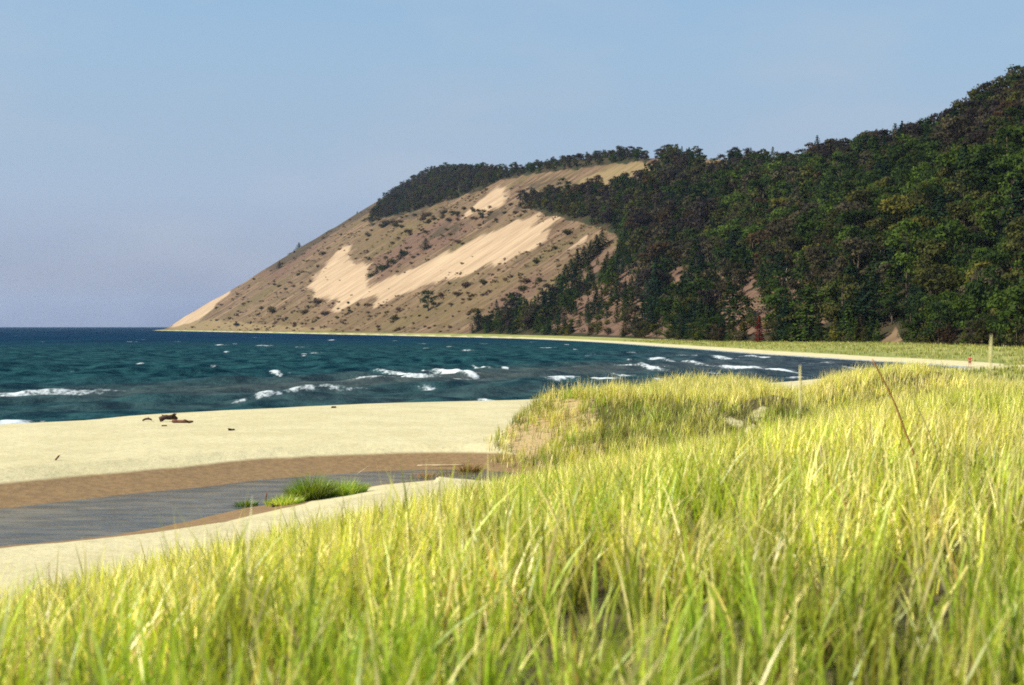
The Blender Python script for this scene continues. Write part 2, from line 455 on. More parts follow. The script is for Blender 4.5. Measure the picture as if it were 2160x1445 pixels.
SCRUBS = [plan(p) for p in ([(890, 496), (940, 470), (1000, 456), (1060, 440), (1110, 428), (1120, 444), (1060, 462), (980, 480), (910, 504)], [(1080, 400), (1140, 382), (1230, 374), (1225, 386), (1150, 396), (1100, 420)],
    [(760, 475), (830, 455), (920, 440), (985, 420), (980, 436), (900, 455), (800, 480)], [(560, 560), (640, 508), (720, 462), (790, 425), (800, 440), (740, 470), (660, 520), (590, 570)])]
WOODS = [plan(p) for p in (
    [(985, 704), (1010, 690), (1085, 652), (1110, 655), (1150, 640), (1200, 612), (1270, 565), (1318, 518), (1300, 495), (1262, 478), (1190, 462), (1110, 440), (1098, 424), (1128, 412), (1230, 402),
     (1300, 396), (1372, 384), (1385, 345), (1400, 310), (1470, 300), (1488, 350), (1530, 352), (1545, 300), (1620, 300), (1700, 290), (1800, 260), (1900, 240), (2000, 210), (2080, 160), (2160, 110), (2400, 60),
     (3000, 60), (3000, 780), (2160, 742), (1910, 732), (1890, 690), (1850, 728), (1500, 722), (1200, 708)],
    [(826, 398), (836, 360), (880, 330), (1000, 320), (1080, 325), (1150, 310), (1260, 295), (1366, 295), (1366, 342), (1290, 345), (1230, 355), (1160, 362), (1060, 380), (990, 410), (900, 438),
     (850, 452), (775, 468), (790, 445)])]
WOOD_SPARSE = [plan(p) for p in ([(1150, 700), (1200, 640), (1320, 560), (1500, 560), (1760, 600), (1760, 680), (1640, 705), (1400, 712)],)]
CLEAR = [plan(p) for p in ([(1845, 730), (1862, 700), (1888, 686), (1900, 694), (1885, 730)], [(1600, 700), (1600, 680), (1640, 660), (1650, 672)], [(1560, 640), (1600, 610), (1620, 616), (1580, 650)])]

def in_any(X, Y, polys):
    m = np.zeros(np.shape(np.ravel(X)), bool)
    for p in polys: m |= inside(X, Y, p)
    return m

# ------------------------------------------------------------------ build the setting
M_GROUND, M_HILL, M_LAKE, M_CREEK = mat_ground(), mat_hill(), mat_lake(), mat_creek()
M_GRASS = mat_grass('grass_blades')
M_LEAF = mat_leaf('leaves'); M_LEAF_MASS = mat_leaf('leaves_of_the_wood', False)
M_BARK = mat_plain('bark', (.10, .075, .055), (.06, .045, .035), 3.)
M_PALE = mat_plain('pale_bark', (.55, .50, .43), (.38, .34, .29), 2.)
M_WOOD = mat_plain('dark_driftwood', (.035, .02, .015), (.075, .04, .026), 5., .8, .6)
M_WOOD_RED = mat_plain('red_brown_driftwood', (.16, .065, .032), (.09, .035, .02), 5., .8, .6)
M_WOOD_PALE = mat_plain('bleached_driftwood', (.58, .46, .30), (.45, .34, .21), 5., .8, .5)

def build_ground():
    fine = np.arange(-25, 25.01, .09)
    th = np.concatenate([np.arange(-180, -25, 5.), fine, np.arange(30, 181, 5.)])
    r = np.concatenate([[.05, .5, 1.], np.geomspace(1.5, 30, 150), np.geomspace(30.3, 130, 330), np.geomspace(131, 700, 170), np.geomspace(720, 2600, 40), [3200, 4500, 6500, 9000]])
    T, Rr = np.meshgrid(R(1) * th, r)
    X, Y = Rr * np.sin(T), Rr * np.cos(T)
    z, s, e, wet, veg, meadow = ground_fields(X, Y)
    V = np.stack([X.ravel(), Y.ravel(), z], 1)
    o = mesh_np('ground', V, grid_quads(len(r), len(th))[:, ::-1], M_GROUND, attrs={'wet': wet, 'veg': veg, 'meadow': meadow, 'scarp': np.clip(smooth(.25, .7, dune(X.ravel(), Y.ravel())[1]), 0, 1) * (1 - smooth(3., 4.5, X.ravel()))})
    tag(o, kind='structure')

def blur_(q, shape, nb):
    q = q.reshape(shape)
    for _ in range(nb): q = (q + np.roll(q, 1, 0) + np.roll(q, -1, 0) + np.roll(q, 1, 1) + np.roll(q, -1, 1)) / 5
    return q.ravel()

def build_hill():
    a = np.concatenate([np.linspace(-.262, .40, 860), np.linspace(.402, 1.15, 160)])
    yy = np.concatenate([np.geomspace(150, 1000, 230), np.geomspace(1008, 2700, 170), [2900, 3200, 3600]])
    A, Yg = np.meshgrid(a, yy)
    X = A * Yg
    h, d, s = hill(X, Yg)
    X, Yr, d, s = X.ravel(), Yg.ravel(), d.ravel(), s.ravel()
    z = np.where(d > -12, h.ravel(), -6.)
    off = (fbm(s / 11., d / 160., 101, 3) * 30 + fbm(s / 4.5, d / 60., 103, 2) * 12) * np.minimum(Yr / 1100, 1.2)
    cross = fbm(s / 14., d / 14., 105, 3) * 7
    wx, wy = X + .92 * off - .38 * cross, Yr + .38 * off + .92 * cross
    sand = in_any(wx, wy, SANDS).astype(float)
    tint = np.stack([blur_(in_any(wx, wy, q).astype(float), A.shape, 14) for q in (OLIVES, RUSSETS, SCRUBS)], 1)
    gold = in_any(X, Yr, GOLD).astype(float); wood = in_any(X, Yr, WOODS).astype(float)
    wood = np.where(in_any(X, Yr, WOOD_SPARSE), .25, wood)
    def blur(q, nb=9):
        q = q.reshape(A.shape)
        for _ in range(nb):
            q = (q + np.roll(q, 1, 0) + np.roll(q, -1, 0) + np.roll(q, 1, 1) + np.roll(q, -1, 1)) / 5
        return q.ravel()
    o = mesh_np('hill', np.stack([X, Yr, z], 1), grid_quads(len(yy), len(a))[:, ::1], M_HILL,
                attrs={'tint': tint, 'sand': blur(sand, 11), 'gold': blur(gold), 'wood': blur(wood, 3), 'flow': np.stack([s, d, 0 * d], 1)})
    tag(o, kind='structure')

WAVES = [  # whitecaps: picture column, row, width in px, crest height in m, tilt of the crest
    (75, 826, 190, .42, .10), (165, 815, 36, .5, .1), (583, 787, 34, .34, -.2), (568, 829, 44, .42, .1), (636, 824, 50, .34, .1), (706, 820, 72, .32, -.08),
    (845, 784, 100, .5, -.15), (890, 793, 170, .45, -.05), (815, 797, 110, .34, .1), (955, 782, 100, .62, -.1), (985, 788, 50, .4, -.25), (1013, 771, 34, .4, -.5), (932, 815, 74, .62, -.12),
    (875, 850, 36, .22, -.2), (1046, 843, 60, .26, -.25), (1120, 842, 80, .22, .05), (1165, 838, 60, .22, .1), (1190, 798, 70, .22, .06), (1275, 795, 60, .32, .05), (1245, 821, 56, .28, .0),
    (1355, 768, 76, .6, -.2), (1380, 775, 40, .4, -.2), (1310, 786, 46, .3, -.1), (1330, 758, 26, .4, 0), (540, 840, 60, .2, .2), (20, 888, 60, .25, .2),
    (555, 723, 26, .5, 0), (462, 722, 20, .3, 0), (292, 709, 10, .6, 0), (145, 779, 14, .3, 0), (890, 719, 18, .4, 0), (700, 712, 16, .4, 0), (985, 733, 20, .3, 0), (640, 741, 16, .3, 0),
    (1150, 728, 34, .4, 0), (1330, 740, 26, .35, 0), (1245, 745, 22, .3, 0), (1420, 757, 50, .4, -.25), (1470, 764, 60, .3, -.15), (1530, 752, 60, .35, -.1), (1585, 748, 80, .3, -.05),
    (1560, 770, 90, .28, -.05), (1650, 777, 50, .22, -.2), (1520, 797, 40, .26, 0), (1500, 780, 40, .2, .1), (1720, 762, 50, .18, -.1),
    (1440, 745, 50, .35, 0), (1390, 752, 40, .3, .1), (1790, 770, 40, .14, -.1), (1860, 778, 36, .12, 0), (1680, 790, 40, .2, 0), (1400, 800, 40, .22, 0)]

def build_lake():
    px = np.arange(-110, 2290, 2.6)
    az = np.concatenate([R(1) * np.arange(-150, -22, 4.), np.arctan((px - CX) / F), R(1) * np.arange(26, 60, 4.)])
    py = np.concatenate([np.arange(1060, 790, -.7), np.arange(790, 705, -.45), np.arange(705, 691, -.5)])
    rr = np.concatenate([[20, 30, 40], H_CAM * F / (py - HOR), [7300, 8300]])
    A, Rg = np.meshgrid(az, rr)
    X, Y = (np.tan(A) * Rg, Rg * np.ones_like(A))
    wide = np.abs(A) > .45
    X = np.where(wide, np.sin(A) * Rg, X); Y = np.where(wide, np.cos(A) * Rg, Y)
    sh = X.shape
    X, Y = X.ravel(), Y.ravel()
    s = seg_dist(X, Y, SHORE); s = np.where(inside(X, Y, WATER), s, -s)         # positive in the water
    z = np.zeros_like(X)
    fade = 1 - smooth(260, 700, Y)
    wr = random.Random(3)
    for k in range(26):
        L = wr.uniform(2.2, 13.); th = R(-58 + wr.gauss(0, 22)); amp = .0125 * L * wr.uniform(.6, 1.2)
        kx, ky = math.cos(th) * 2 * math.pi / L, math.sin(th) * 2 * math.pi / L
        wob = fbm(X / 25 + k, Y / 25, 50 + k, 2) * 1.6
        ph = X * kx + Y * ky + wr.uniform(0, 6.28) + wob
        f2 = 1 - smooth(L * 14, L * 40, Y)
        z += amp * (2 * np.power(.5 + .5 * np.sin(ph), 1.5) - .8) * f2
    grp = .6 + .9 * np.clip(fbm(X / 35, Y / 22, 77, 3) + .3, 0, 1.2)
    depth = smooth(.5, 14, s)
    z = z * grp * depth * .9 - .04 * smooth(-1, 2, s)
    foam = np.zeros_like(X)
    caps = list(WAVES)
    for k in range(34):
        caps.append((wr.uniform(20, 1500), 0, wr.uniform(10, 24), wr.uniform(.14, .3), 0, wr.uniform(150, 900)))
    for c in caps:
        if len(c) == 5:
            Y0 = H_CAM * F / (c[1] - HOR + 6)
        else: Y0 = c[5]
        X0 = (c[0] - CX) / F * Y0; L = c[2] / F * Y0 * (.72 if len(c) == 5 else .5); h = c[3] * (.85 if len(c) == 5 else 1)
        if len(c) == 6 and (not inside([X0], [Y0], WATER)[0] or seg_dist([X0], [Y0], SHORE)[0] < 15): continue
        near = (np.abs(X - X0) < L * 2.6 + 3) & (np.abs(Y - Y0) < 14 + Y0 * .04)
        if not near.any(): continue
        x, y = X[near] - X0, Y[near] - Y0
        # the picture's tilt of a crest, laid out on the water: a small tilt is a long way in depth
        slope = c[4] * Y0 / H_CAM * .32
        u = x; v = y - slope * x + fbm(X[near] / 2.6, Y[near] / 9, 91, 3) * 1.1
        wdt = .9 + Y0 * .004
        along = np.exp(-np.power(np.abs(u) / L, 3.) * 1.2)
        cross = np.where(v < 0, np.exp(-(v / (wdt * .75)) ** 2), np.exp(-(v / (wdt * 1.5)) ** 2))
        tail = np.exp(-(np.abs(u) / (L * 1.3)) ** 4) * np.exp(-((v - 1.6 * wdt) / (wdt * 2.6)) ** 2) * np.clip(fbm(x / (.7 * L + .5), y / 2.2 + 9, 95, 3) + .12, 0, 1) * .75
        jag = .65 + .5 * (fbm(X[near] / 1.4, Y[near] / 5, 93, 3) + .3)
        sh_ok = smooth(-.5, 3., s[near])
        z[near] += h * along * cross * np.clip(jag, .2, 1.3) * sh_ok
        fm = along * np.exp(-((v + .15) / (wdt * 1.5)) ** 2) * np.clip(.62 + .55 * fbm(X[near] / (.5 * L + .4), Y[near] / 3, 97, 3), 0, 1.1)
        foam[near] = np.maximum(foam[near], np.maximum(fm, tail) * 1.2 * smooth(-.3, 1., s[near]))
    edge = np.exp(-((s - .6) / .5) ** 2) * .5 * (fbm(X / 3, Y / 3, 99, 3) + .55)
    edge = np.where(Y > 190, np.exp(-((s - 1.5) / 2.2) ** 2) * .62, edge)
    foam = np.maximum(foam, np.clip(edge, 0, 1))
    # depth tints: teal over the outer shelf, pale grey-green over the bars, slate in the inner bay
    n = fbm(X / 60, Y / 30, 61, 4)
    near_s = seg_dist(X, Y, catmull(SHORE_NEAR, 4))
    teal = 1 - smooth(150, 620, near_s + 90 * n)
    bars = np.exp(-((near_s - 38 - 9 * n) / 13.) ** 2) * .85 + np.exp(-((near_s - 13 - 4 * n) / 5.) ** 2) * .35
    bars *= smooth(-60, -8, X) * .6 + .4
    slate = smooth(0, 45, X - (Y - 110) * .05 + 8 * n) * (1 - smooth(300, 420, Y)) * .9
    shoal = np.stack([teal, np.clip(bars, 0, 1), slate], 1)
    o = mesh_np('lake', np.stack([X, Y, z], 1), grid_quads(*sh)[:, ::1], M_LAKE, attrs={'foam': foam, 'shoal': shoal})
    tag(o, kind='structure')

def build_creek():
    n = len(CREEK)
    tg = np.gradient(CREEK, axis=0); tg /= np.linalg.norm(tg, axis=1)[:, None]
    nr = np.stack([-tg[:, 1], tg[:, 0]], 1)
    V = []
    for k in np.linspace(-1, 1, 9):
        p = CREEK + nr * (k * (CREEK_W + 1.2))[:, None]
        V.append(np.column_stack([p, np.full(n, CREEK_Z)]))
    V = np.concatenate(V)
    o = mesh_np('creek', V, grid_quads(9, n), M_CREEK)
    tag(o, kind='structure')

build_ground(); build_hill(); build_lake(); build_creek()

# ------------------------------------------------------------------ grass
def blades(P, h, w, lean_dir, lean, tone, tip, seg=4, jitter=.0):
    """P (n,3) roots -> vertices, quads and colours of curved tapering blades"""
    n = len(P)
    t = np.linspace(0, 1, seg + 1)
    up = h[:, None] * (t - .22 * lean[:, None] * t ** 2)[None].reshape(1, -1) if False else h[:, None] * (t[None, :] - .25 * lean[:, None] * t[None, :] ** 2)
    out = (h * lean)[:, None] * (t[None, :] ** 1.8)
    side = rng.uniform(0, 2 * math.pi, n)
    sx, sy = np.cos(side), np.sin(side)
    wd = w[:, None] * np.clip(1.05 - t[None, :] ** 2.2, .06, 1) * .5
    cx = P[:, 0, None] + np.cos(lean_dir)[:, None] * out
    cy = P[:, 1, None] + np.sin(lean_dir)[:, None] * out
    cz = P[:, 2, None] + up
    L = np.stack([cx - sx[:, None] * wd, cy - sy[:, None] * wd, cz], 2)
    Rr = np.stack([cx + sx[:, None] * wd, cy + sy[:, None] * wd, cz], 2)
    V = np.stack([L, Rr], 2).reshape(n, (seg + 1) * 2, 3)
    b = np.arange(seg) * 2
    q = np.stack([b, b + 1, b + 3, b + 2], 1)
    Q = (np.arange(n) * (seg + 1) * 2)[:, None, None] + q[None]
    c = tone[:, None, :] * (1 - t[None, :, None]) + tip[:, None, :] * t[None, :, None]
    C = np.repeat(c[:, :, None, :], 2, 2).reshape(-1, 3)
    return V.reshape(-1, 3), Q.reshape(-1, 4), C

G_GREEN = np.array((.165, .33, .014)); G_LIME = np.array((.655, .655, .068)); G_STRAW = np.array((.88, .77, .29)); G_RUST = np.array((.34, .17, .06))

def tones(X, Y, n, green=0.):  # green: more of the fresh blades
    """per-blade colour: patches of fresh green and of dry straw"""
    p = 1.25 * fbm(X / 1.3, Y / 2.2, 71, 3) + .6 * fbm(X / .35, Y / .4, 73, 2) + green
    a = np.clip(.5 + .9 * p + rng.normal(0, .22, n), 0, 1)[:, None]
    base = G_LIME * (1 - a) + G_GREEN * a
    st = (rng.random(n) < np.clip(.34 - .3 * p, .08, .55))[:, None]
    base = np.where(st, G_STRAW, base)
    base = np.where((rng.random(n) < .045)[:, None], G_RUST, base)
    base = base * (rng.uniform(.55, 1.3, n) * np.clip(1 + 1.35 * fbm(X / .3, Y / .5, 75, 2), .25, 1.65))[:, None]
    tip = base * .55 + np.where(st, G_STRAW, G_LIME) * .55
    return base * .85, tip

def scatter(a0, a1, y0, y1, dens, clump, spread):
    """clumped roots in a wedge of the dune, denser clumps than gaps"""
    area = (a1 - a0) * (y1 * y1 - y0 * y0) / 2
    nc = int(area * dens / clump)
    a = rng.uniform(a0, a1, nc); y = np.sqrt(rng.uniform(y0 * y0, y1 * y1, nc)); x = a * y
    k = rng.poisson(clump, nc)
    i = np.repeat(np.arange(nc), k); n = len(i)
    ang = rng.uniform(0, 6.283, n); rad = np.abs(rng.normal(0, spread, n))
    X = x[i] + np.cos(ang) * rad; Y = y[i] + np.sin(ang) * rad
    return X, Y, ang, rad / spread

def grass_field(name, bands, keep, parent=None, seg_near=4):
    Vs, Qs, Cs, off = [], [], [], 0
    for (a0, a1, y0, y1, dens, clump, spread, hmin, hmax, wmin, wmax, seg) in bands:
        X, Y, ang, rr = scatter(a0, a1, y0, y1, dens, clump, spread)
        Y = np.maximum(Y, .3)
        z, s, e, wet, veg, meadow = ground_fields(X, Y)
        p = keep(X, Y, z, s, e, veg, meadow)
        m = rng.random(len(X)) < p
        X, Y, z, ang, rr, p = X[m], Y[m], z[m], ang[m], rr[m], p[m]
        n = len(X)
        if not n: continue
        hh = rng.uniform(hmin, hmax, n) * (.55 + .45 * p) * (1 + .25 * fbm(X / 3, Y / 3, 79, 2))
        lean = np.clip(np.abs(rng.normal(.2, .24, n)) + .08 * rr, .02, 1.2)
        wx = np.cos(ang) * .8 + .28; wy = np.sin(ang) * .8 - .05
        ld = np.arctan2(wy, wx) + rng.normal(0, .6, n)
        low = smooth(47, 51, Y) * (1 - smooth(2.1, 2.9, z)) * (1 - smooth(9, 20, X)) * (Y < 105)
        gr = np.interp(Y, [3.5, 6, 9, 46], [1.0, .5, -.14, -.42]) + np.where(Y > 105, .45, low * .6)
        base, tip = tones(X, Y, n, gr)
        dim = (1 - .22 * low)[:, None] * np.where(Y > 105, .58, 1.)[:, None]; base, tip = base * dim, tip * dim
        hd = (Y > 56) & (Y < 100) & (z > 2.35) & (rng.random(n) < .16)
        hh = np.where(hd, hh * 1.45, hh * np.where(rng.random(n) < .06, 1.3, 1.)); tip[hd] = G_STRAW; base[hd] = G_STRAW * .8
        w = rng.uniform(wmin, wmax, n)
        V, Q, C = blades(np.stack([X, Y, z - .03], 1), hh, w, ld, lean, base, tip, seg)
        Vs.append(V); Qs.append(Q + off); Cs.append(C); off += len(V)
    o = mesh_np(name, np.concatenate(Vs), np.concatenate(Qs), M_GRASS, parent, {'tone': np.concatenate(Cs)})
    return o

def keep_dune(X, Y, z, s, e, veg, meadow):
    zd, hz = dune(X, Y)
    toe = smooth(.15, 1.6, zd - .85 + .35 * fbm(X / 1.8, Y / 1.8, 83, 3))
    p = toe * (Y < 52) + np.maximum(smooth(.35, .8, hz), smooth(.5, 1.2, zd - .9)) * (Y >= 46)
    p = np.maximum(p, smooth(-1.0, -.2, X - .1 * (58 - Y)) * (Y > 50) * (Y < 63) * .8)
    p = np.clip(p, 0, 1) * bare(X, Y) * smooth(.6, 1.6, e)
    p *= (np.hypot(X, Y) > 1.5)
    return p

o = grass_field('dune_grass', [
    # a0, a1, y0, y1, per m2, clump, spread, height, width, segments
    (-2.0, 2.0, 1.6, 5.0, 260, 14, .055, .35, .8, .009, .022, 5),
    (-1.0, 1.1, 5.0, 12., 210, 13, .07, .35, .8, .009, .022, 4),
    (-.62, .72, 12., 24., 150, 12, .11, .32, .72, .012, .024, 3),
    (-.46, .56, 24., 48., 120, 11, .16, .3, .7, .012, .022, 3),
    (-.06, .50, 48., 98., 80, 10, .22, .4, .75, .016, .028, 3)], keep_dune)
tag(o, kind='stuff')

def keep_strip(X, Y, z, s, e, veg, meadow):
    return smooth(.35, .7, meadow + .25 * fbm(X / 9, Y / 14, 87, 3))
o = grass_field('meadow_grass', [(-.05, .46, 100., 200., 3., 9, .5, .4, .7, .05, .10, 2), (-.02, .46, 200., 520., 1.6, 10, .8, .35, .7, .05, .11, 2)], keep_strip)
tag(o, kind='stuff')

# ------------------------------------------------------------------ trees
def leaf_quads(C, N, size, tilt=.38):
    """bent leaf clumps at C facing about N"""
    n = len(C)
    N = N + rng.normal(0, tilt, (n, 3)); N /= np.linalg.norm(N, axis=1)[:, None] + 1e-9
    up = rng.normal(0, 1, (n, 3)); U = np.cross(N, up); U /= np.linalg.norm(U, axis=1)[:, None] + 1e-9
    W = np.cross(N, U)
    s = size[:, None]
    a = rng.uniform(.6, 1.1, (n, 1)); b = rng.uniform(.6, 1.1, (n, 1))
    V = np.stack([C - U * s * a, C - W * s * b * .8 + N * s * .25, C + U * s * a * .9, C + W * s * b - N * s * .1], 1)
    return V.reshape(-1, 3), np.arange(n * 4).reshape(n, 4), np.repeat(np.clip(.5 + .9 * fbm(C[:, 0] * 6 + C[:, 2] * 4, C[:, 1] * 6 - C[:, 2] * 3, 7, 2) + rng.normal(0, .13, n), 0, 1), 4)

def tube(points, radii, sides=7):
    P = np.array(points, float); n = len(P)
    V = []
    T = np.gradient(P, axis=0)
    for i in range(n):
        t = T[i] / (np.linalg.norm(T[i]) + 1e-9)
        a = np.cross(t, (0, 0, 1)) if abs(t[2]) < .9 else np.cross(t, (1, 0, 0))
        a /= np.linalg.norm(a) + 1e-9; b = np.cross(t, a)
        for k in range(sides):
            g = 2 * math.pi * k / sides
            V.append(P[i] + radii[i] * (math.cos(g) * a + math.sin(g) * b))
    Q = []
    for i in range(n - 1):
        for k in range(sides):
            k2 = (k + 1) % sides
            Q.append((i * sides + k, i * sides + k2, (i + 1) * sides + k2, (i + 1) * sides + k))
    c = len(V); V.append(P[-1]); base = (n - 1) * sides
    for k in range(0, sides): Q.append((base + k, base + (k + 1) % sides, c, c))
    c = len(V); V.append(P[0])
    for k in range(0, sides): Q.append(((k + 1) % sides, k, c, c))
    return np.array(V), Q

def mesh_from_tubes(name, tubes, mat):
    bm = bmesh.new()
    for V, Q in tubes:
        vs = [bm.verts.new(v) for v in V]
        for q in Q:
            q = list(dict.fromkeys(q))
            try: bm.faces.new([vs[i] for i in q])
            except ValueError: pass
    bmesh.ops.recalc_face_normals(bm, faces=bm.faces)
    for f in bm.faces: f.smooth = True
    me = bpy.data.meshes.new(name); bm.to_mesh(me); bm.free(); me.materials.append(mat)
    return me

def broadleaf_arrays(n, seed, size, h=1.0):
    """unit-height crown and limbs: lobes of leaf clumps at the ends of limbs"""
    r = np.random.default_rng(seed)
    lobes, limbs = [], []
    trunk_top = .55
    for k in range(13):
        a = r.uniform(0, 6.283); zz = r.uniform(.17, .86); rad = .31 * math.sqrt(max(.05, 1 - ((zz - .5) / .46) ** 2)) * r.uniform(.55, 1.1)
        c = np.array((math.cos(a) * rad, math.sin(a) * rad, zz)); rr = r.uniform(.10, .185)
        lobes.append((c, rr))
        z0 = zz * r.uniform(.4, .62); limbs.append(((0, 0, z0), c * (.5, .5, 1) - (0, 0, .03), c))
    lobes.append((np.array((.02, 0, .86)), .14))
    C, N = [], []
    per = n // len(lobes)
    for c, rr in lobes:
        v = r.normal(0, 1, (per, 3)); v /= np.linalg.norm(v, axis=1)[:, None]
        v[:, 2] = np.where(v[:, 2] < -.45, -v[:, 2] * .7, v[:, 2])
        q = rr * r.uniform(.55, 1.12, (per, 1)) * np.array((1.1, 1.1, .82))
        C.append(c + v * q); N.append(v)
    return np.concatenate(C), np.concatenate(N), limbs

def conifer_arrays(n, seed, slim=.2):
    r = np.random.default_rng(seed)
    C, N = [], []
    tiers = 15
    for k in range(tiers):
        f = k / (tiers - 1); zz = .07 + .9 * f; rad = slim * (1 - f) ** .85 * r.uniform(.8, 1.15) + .012
        nb = max(4, int(11 * (1 - f) + 3)); off = r.uniform(0, 6.28)
        per = max(2, int(n / tiers / nb * (1.6 - 1.2 * f)))
        for b in range(nb):
            a = off + b * 6.283 / nb + r.uniform(-.2, .2); L = rad * r.uniform(.7, 1.15)
            for q in range(per):
                g = r.uniform(.15, 1.)
                C.append((math.cos(a) * L * g + r.normal(0, .012), math.sin(a) * L * g + r.normal(0, .012), zz - .055 * g * (1 - f * .6) + r.normal(0, .010)))
                N.append((math.cos(a) * .5, math.sin(a) * .5, .75))
    return np.array(C), np.array(N)

def shrub_arrays(n, seed):
    r = np.random.default_rng(seed)
    C, N = [], []
    for k in range(7):
        a = r.uniform(0, 6.28); rd = r.uniform(.0, .36); c = np.array((math.cos(a) * rd, math.sin(a) * rd, r.uniform(.25, .62))); rr = r.uniform(.2, .34)
        v = r.normal(0, 1, (n // 7, 3)); v /= np.linalg.norm(v, axis=1)[:, None]
        p = c + v * rr * r.uniform(.6, 1.1, (n // 7, 1)); p[:, 2] = np.abs(p[:, 2])
        C.append(p); N.append(v)
    return np.concatenate(C), np.concatenate(N)

PROTO = {}
def proto_mesh(kind, C, N, size):
    V, Q, j = leaf_quads(C, N, size)
    me_o = mesh_np(kind, V, Q, M_LEAF, attrs={'leaf': j}, smooth_=False)
    me = me_o.data; bpy.data.objects.remove(me_o)
    return me

for i in range(6):
    C, N, limbs = broadleaf_arrays(1500, 100 + i, 1)
    crown = proto_mesh('crown', C, N, rng.uniform(.018, .036, len(C)))
    rb = random.Random(i)
    tb = [tube([(0, 0, -.06), (.006, .004, .2), (-.006, .006, .42), (.004, 0, .62), (.01, 0, .8)], [.024, .019, .014, .009, .004])]
    for p0, p1, p2 in limbs[:9]: tb.append(tube([p0, p1, p2], [.009, .006, .003], 5))
    PROTO['broadleaf', i] = (crown, mesh_from_tubes('trunk', tb, M_BARK))
for i in range(5):
    C, N = conifer_arrays(1500, 200 + i, (.29, .35, .4, .33, .44)[i])
    crown = proto_mesh('crown', C, N, rng.uniform(.016, .034, len(C)))
    PROTO['conifer', i] = (crown, mesh_from_tubes('trunk', [tube([(0, 0, -.05), (0, 0, .3), (.003, 0, .65), (0, 0, .97)], [.016, .012, .007, .002])], M_BARK))
for i in range(4):
    C, N = shrub_arrays(420, 300 + i)
    PROTO['shrub', i] = (proto_mesh('crown', C, N, rng.uniform(.04, .075, len(C))), mesh_from_tubes('stem', [tube([(0, 0, -.08), (.02, 0, .2), (.08, .03, .5)], [.04, .03, .015], 5), tube([(0, 0, -.08), (-.05, .02, .2), (-.16, .03, .45)], [.03, .022, .012], 5)], M_BARK))

TONE = {'dark green': (.024, .040, .012), 'deep blue green': (.015, .031, .017), 'olive': (.050, .053, .017), 'mid green': (.042, .068, .014),
        'fresh green': (.056, .086, .017), 'yellow green': (.085, .080, .018), 'rusty brown': (.052, .034, .019), 'dull grey brown': (.050, .044, .028), 'dusky purple brown': (.033, .027, .026), 'dark red': (.105, .013, .012), 'scrub green': (.044, .046, .019), 'scrub olive': (.080, .063, .028), 'scrub brown': (.092, .058, .038)}

def visible(x, y, h):
    """the top of a tree of height h shows over the brow"""
    a = x / y
    return y < np.interp(a, _A, YT) + 60

def tree_sites():
    out = []
    y = 262.
    while y < 2480:
        step = min(5.9 + (y - 260) * .003, 7.4)
        x = -.26 * y
        while x < .44 * y:
            out.append((x + random.uniform(-.5, .5) * step, y + random.uniform(-.5, .5) * step)); x += step
        y += step * .92
    A = np.array(out)
    h, d, s = hill(A[:, 0], A[:, 1])
    m = (d > 1.5) & visible(A[:, 0], A[:, 1], 10)
    A, h, d = A[m], h[m], d[m]
    w = in_any(A[:, 0], A[:, 1], WOODS)
    sp = in_any(A[:, 0], A[:, 1], WOOD_SPARSE)
    cl = in_any(A[:, 0], A[:, 1], CLEAR)
    clump = fbm(A[:, 0] / 28, A[:, 1] / 40, 15, 3)
    keep = w & ~cl & ~((np.abs(CX + F * A[:, 0] / A[:, 1] - 1602) < 22) & (d < 9)) & ((~sp) | (clump + rng.normal(0, .25, len(A)) > -.36))
    return A[keep], h[keep], sp[keep]

sites, site_h, site_sp = tree_sites()
sx, sy = sites[:, 0], sites[:, 1]
spx = CX + F * sx / sy; spy = HOR - (site_h - H_CAM) / sy * F
shown_px = 11. / sy * F

def choose(i):
    """kind and tone of the tree on site i, after the belts of the photograph"""
    px, py = spx[i], spy[i]
    q = random.random()
    n = float(fbm(np.array([sx[i] / 30]), np.array([sy[i] / 45]), 19, 3)[0])
    low = py > 560 + (px - 1300) * .12
    con_p = .8 if (low and px < 1560) else (.64 if low and px < 1850 else (.36 if px < 1800 else .3))
    if px < 1290 and py < 520: con_p = .12
    if 1175 < px < 1330 and py > 480: con_p = .9
    if site_sp[i] and q < .42: kind = 'shrub'
    elif random.random() < con_p + .25 * n: kind = 'conifer'
    else: kind = 'broadleaf'
    if kind == 'conifer': tone = random.choices(['deep blue green', 'dark green', 'mid green'], [5, 4, 1.5])[0]
    elif kind == 'shrub': tone = random.choices(['olive', 'rusty brown', 'yellow green', 'mid green', 'dull grey brown'], [4, 2.2, 2, 2, 1.5])[0]
    elif py < 360 + max(0, (1650 - px)) * .12 or px < 1500: tone = random.choices(['dusky purple brown', 'dull grey brown', 'dark green', 'olive', 'rusty brown'], [4, 3, 3, 2.5, 1])[0]
    else:
        g = np.clip((px - 1500) / 600, 0, 1) + .5 * n
        tone = random.choices(['dark green', 'mid green', 'fresh green', 'olive', 'dull grey brown', 'rusty brown', 'yellow green'], [4, 3 * g + 1, 1.3 * max(g, 0) + .25, 2.6, 2.2 * (1.1 - min(g, 1)) + .2, .45 * (1.2 - min(g, 1)) + .05, .2])[0]
    hgt = {'conifer': min(20, max(6, random.lognormvariate(2.32, .28))), 'broadleaf': min(20, max(7, random.lognormvariate(2.45, .25))), 'shrub': random.uniform(2., 4.6)}[kind]
    if px < 1300 and kind != 'shrub': hgt *= .8
    if sy[i] > 1200: hgt *= .85
    brow = sy[i] > np.interp(sx[i] / sy[i], _A, YT) - 70
    if brow and kind != 'shrub': hgt = min(hgt, 15.) * (.72 if px < 1700 else .9)
    return kind, tone, hgt

